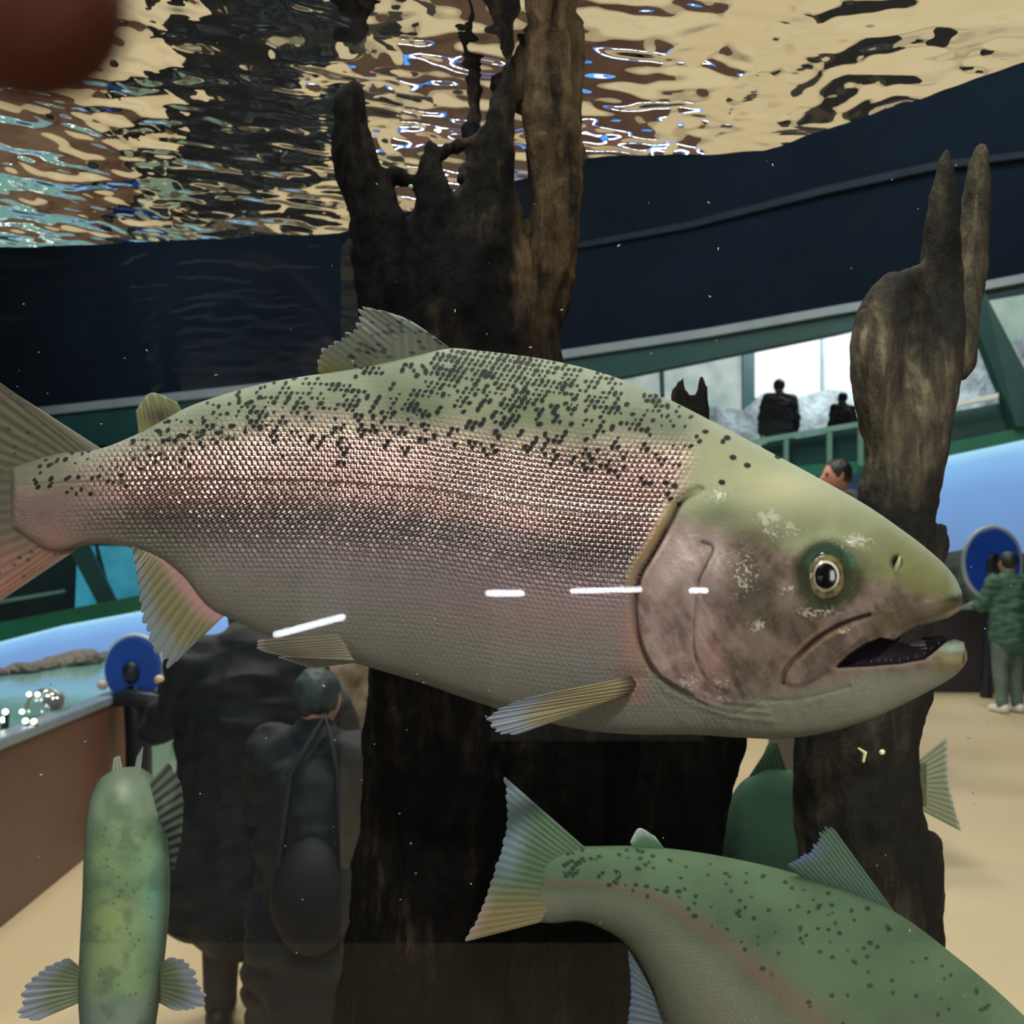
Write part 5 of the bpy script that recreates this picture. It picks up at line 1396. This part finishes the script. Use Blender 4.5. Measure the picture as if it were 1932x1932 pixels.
f5 = thing('rainbow_trout', at(1650, 1480, .86), 'trout hidden behind the right driftwood trunk with only its olive tail fin showing', 'fish')
link('body', fish_mesh('body', ribs5, 120, 70, 16, None, shadeB([], (96, 110, 80), (104, 112, 88), (110, 116, 92), (150, 110, 80), .1, .1), (10, 10), None), fishm2, f5)
fin('tail_fin', f5, [(1728, 1438), (1738, 1480), (1728, 1524)], [(1788, 1388), (1790, 1470), (1816, 1570)], .86, .865, 14,
    lambda PX, PY, U, V, r: lerp3(lerp3(rgb(128, 132, 96), rgb(150, 152, 118), r), rgb(176, 180, 160), sm(.85, 1, V)), .95, n_v=40, amp=.0003, rag=.03, seed=25)

# ------------------------------------------------------------------ drifting specks
bm = bmesh.new(); r6 = random.Random(12)
pts = [(r6.uniform(20, 1910), r6.uniform(300, 1900), r6.uniform(.3, .48)) for _ in range(110)] + [(775, 353, .6), (1458, 312, .5), (1447, 304, .5), (1355, 470, .55), (923, 496, .5), (748, 532, .5)]
for px, py, d in pts:
    s = r6.uniform(.00018, .00042) * (d / .4)
    if (px, py) == (775, 353): s = .002
    M_ = Matrix.Translation(at(px, py, d)) @ Matrix.Rotation(r6.uniform(0, 3), 4, 'Y') @ Matrix.Diagonal((s * r6.choice((1, 1, 2.5)), s, s, 1))
    bmesh.ops.create_icosphere(bm, subdivisions=1, radius=1, matrix=M_)
o = done('drifting_specks', bm, mat_noise('speck', (120, 124, 116), (170, 170, 158), 100, 0.4), None, True)
tag(o, 'tiny pale specks drifting in the aquarium water', 'particles', kind='stuff')
flm = mat_noise('pale_flake', (196, 204, 150), (226, 226, 170), 100, 0.4)
bm = bmesh.new(); d = .5
capsules(bm, [(at(1620, 1412, d), .0006), (at(1632, 1420, d), .0013), (at(1629, 1436, d), .0009)], 8)
o = done('food_flake', bm, flm, None, True); tag(o, 'forked pale food flake drifting under the chin of the large trout', 'food flake')
bm = bmesh.new(); bmesh.ops.create_icosphere(bm, subdivisions=2, radius=.0017, matrix=Matrix.Translation(at(1664, 1419, d)))
for v_ in bm.verts: v_.co += Vector(mnoise.noise_vector(v_.co * 900)) * .0004
o = done('food_flake', bm, flm, None, True); tag(o, 'round yellow food pellet drifting right of the forked flake', 'food flake')

# ------------------------------------------------------------------ fingertip over the corner of the lens
skinf, nt, b = nmat('fingertip_skin')
v_ = coords(nt); f_ = noise_n(nt, 500, 4, .6, v_)
nt.links.new(mix_rgb(nt, f_, tuple(s2l((64, 30, 18))), tuple(s2l((54, 25, 15)))), b.inputs['Base Color']); b.inputs['Roughness'].default_value = 0.6; b.inputs['Specular IOR Level'].default_value = .15  # dark tone stands in for shade on the backlit finger
fd_ = .045
fg = thing('finger', at(-100, -100, fd_), "finger held over the top left corner of the lens, a blurred dark red-brown blob", 'finger')
bm = bmesh.new()
tipc = at(40, -14, fd_)
dirv = Vector((-.75, .08, .66)).normalized()
ch = []
for k, r in enumerate([.0054, .0060, .0065, .0070, .0074, .0076, .0078, .0080, .0082, .0084]):
    ch.append((tipc + dirv * (.0026 * k) + Vector((0, .0004 * k * (k - 3) * .15, 0)), r))
capsules(bm, ch, 28, .85)
me = remeshed(bm, .0007, 6); link('finger_body', me, skinf, fg)
bm = bmesh.new(); bmesh.ops.create_uvsphere(bm, u_segments=20, v_segments=12, radius=1, matrix=Matrix.Translation(tipc + dirv * .009 + Vector((0, .0062, 0))) @ Matrix.Rotation(math.atan2(dirv.x, dirv.z), 4, 'Y') @ Matrix.Diagonal((.0038, .0011, .0055, 1)))
done('fingernail', bm, mat_noise('nail', (180, 130, 118), (190, 140, 128), 100, .3), fg, True)

# ------------------------------------------------------------------ light bars on the visitor side, mirrored in the front glass
YP = 0.100
barm = mat_emit('light_bar_glow', (235, 240, 255), 45.0)


def mirror_pt(px, py, D):       # real point whose mirror image in the pane stands at (px, py)
    p = at(px, py, D); return Vector((p.x, 2 * YP - p.y, p.z))


Dm = 2 * YP + 3.36
for lab, a, b2, r in (('slanting white light bar behind the visitors, left', (522, 1197), (646, 1164), 6), ('short white light bar behind the visitors, middle', (922, 1119), (984, 1119), 6),
                      ('long white light bar behind the visitors, middle right', (1080, 1115), (1206, 1112), 5), ('shortest white light bar behind the visitors, right', (1304, 1114), (1332, 1114), 5)):
    p, q = mirror_pt(*a, Dm), mirror_pt(*b2, Dm)
    t = thing('light_bar', (p + q) / 2, lab, 'light bar')
    rr_ = r / F * Dm
    bm = bmesh.new(); capsules(bm, [(p, rr_), (q, rr_)], 12); done('tube', bm, barm, t, True)
    bm = bmesh.new(); m_ = (p + q) / 2; box(bm, min(p.x, q.x), max(p.x, q.x), -3.40, -3.40 + .03, m_.z - .012, m_.z + .012); done('mount', bm, steel, t)
# pale panels on the front wall
pm = mat_noise('pale_wall_panel', (150, 156, 160), (168, 172, 174), 1, 0.6)
for k, (x0, x1, y0, y1) in enumerate([(565, 655, 930, 1260), (925, 1330, 1125, 1400)]):
    p, q = mirror_pt(x0, y0, Dm), mirror_pt(x1, y1, Dm)
    bm = bmesh.new(); box(bm, p.x, q.x, -3.40, -3.385, q.z, p.z)
    tag(done('wall_panel', bm, pm), ['narrow upright pale panel on the wall behind the visitors', 'broad pale panel on the wall behind the visitors'][k], 'wall panel')
area('front_hall_lamp', (0, -2.2, 4.6), (0, -3.4, 0), 0.8, 80, (1, .96, .9))
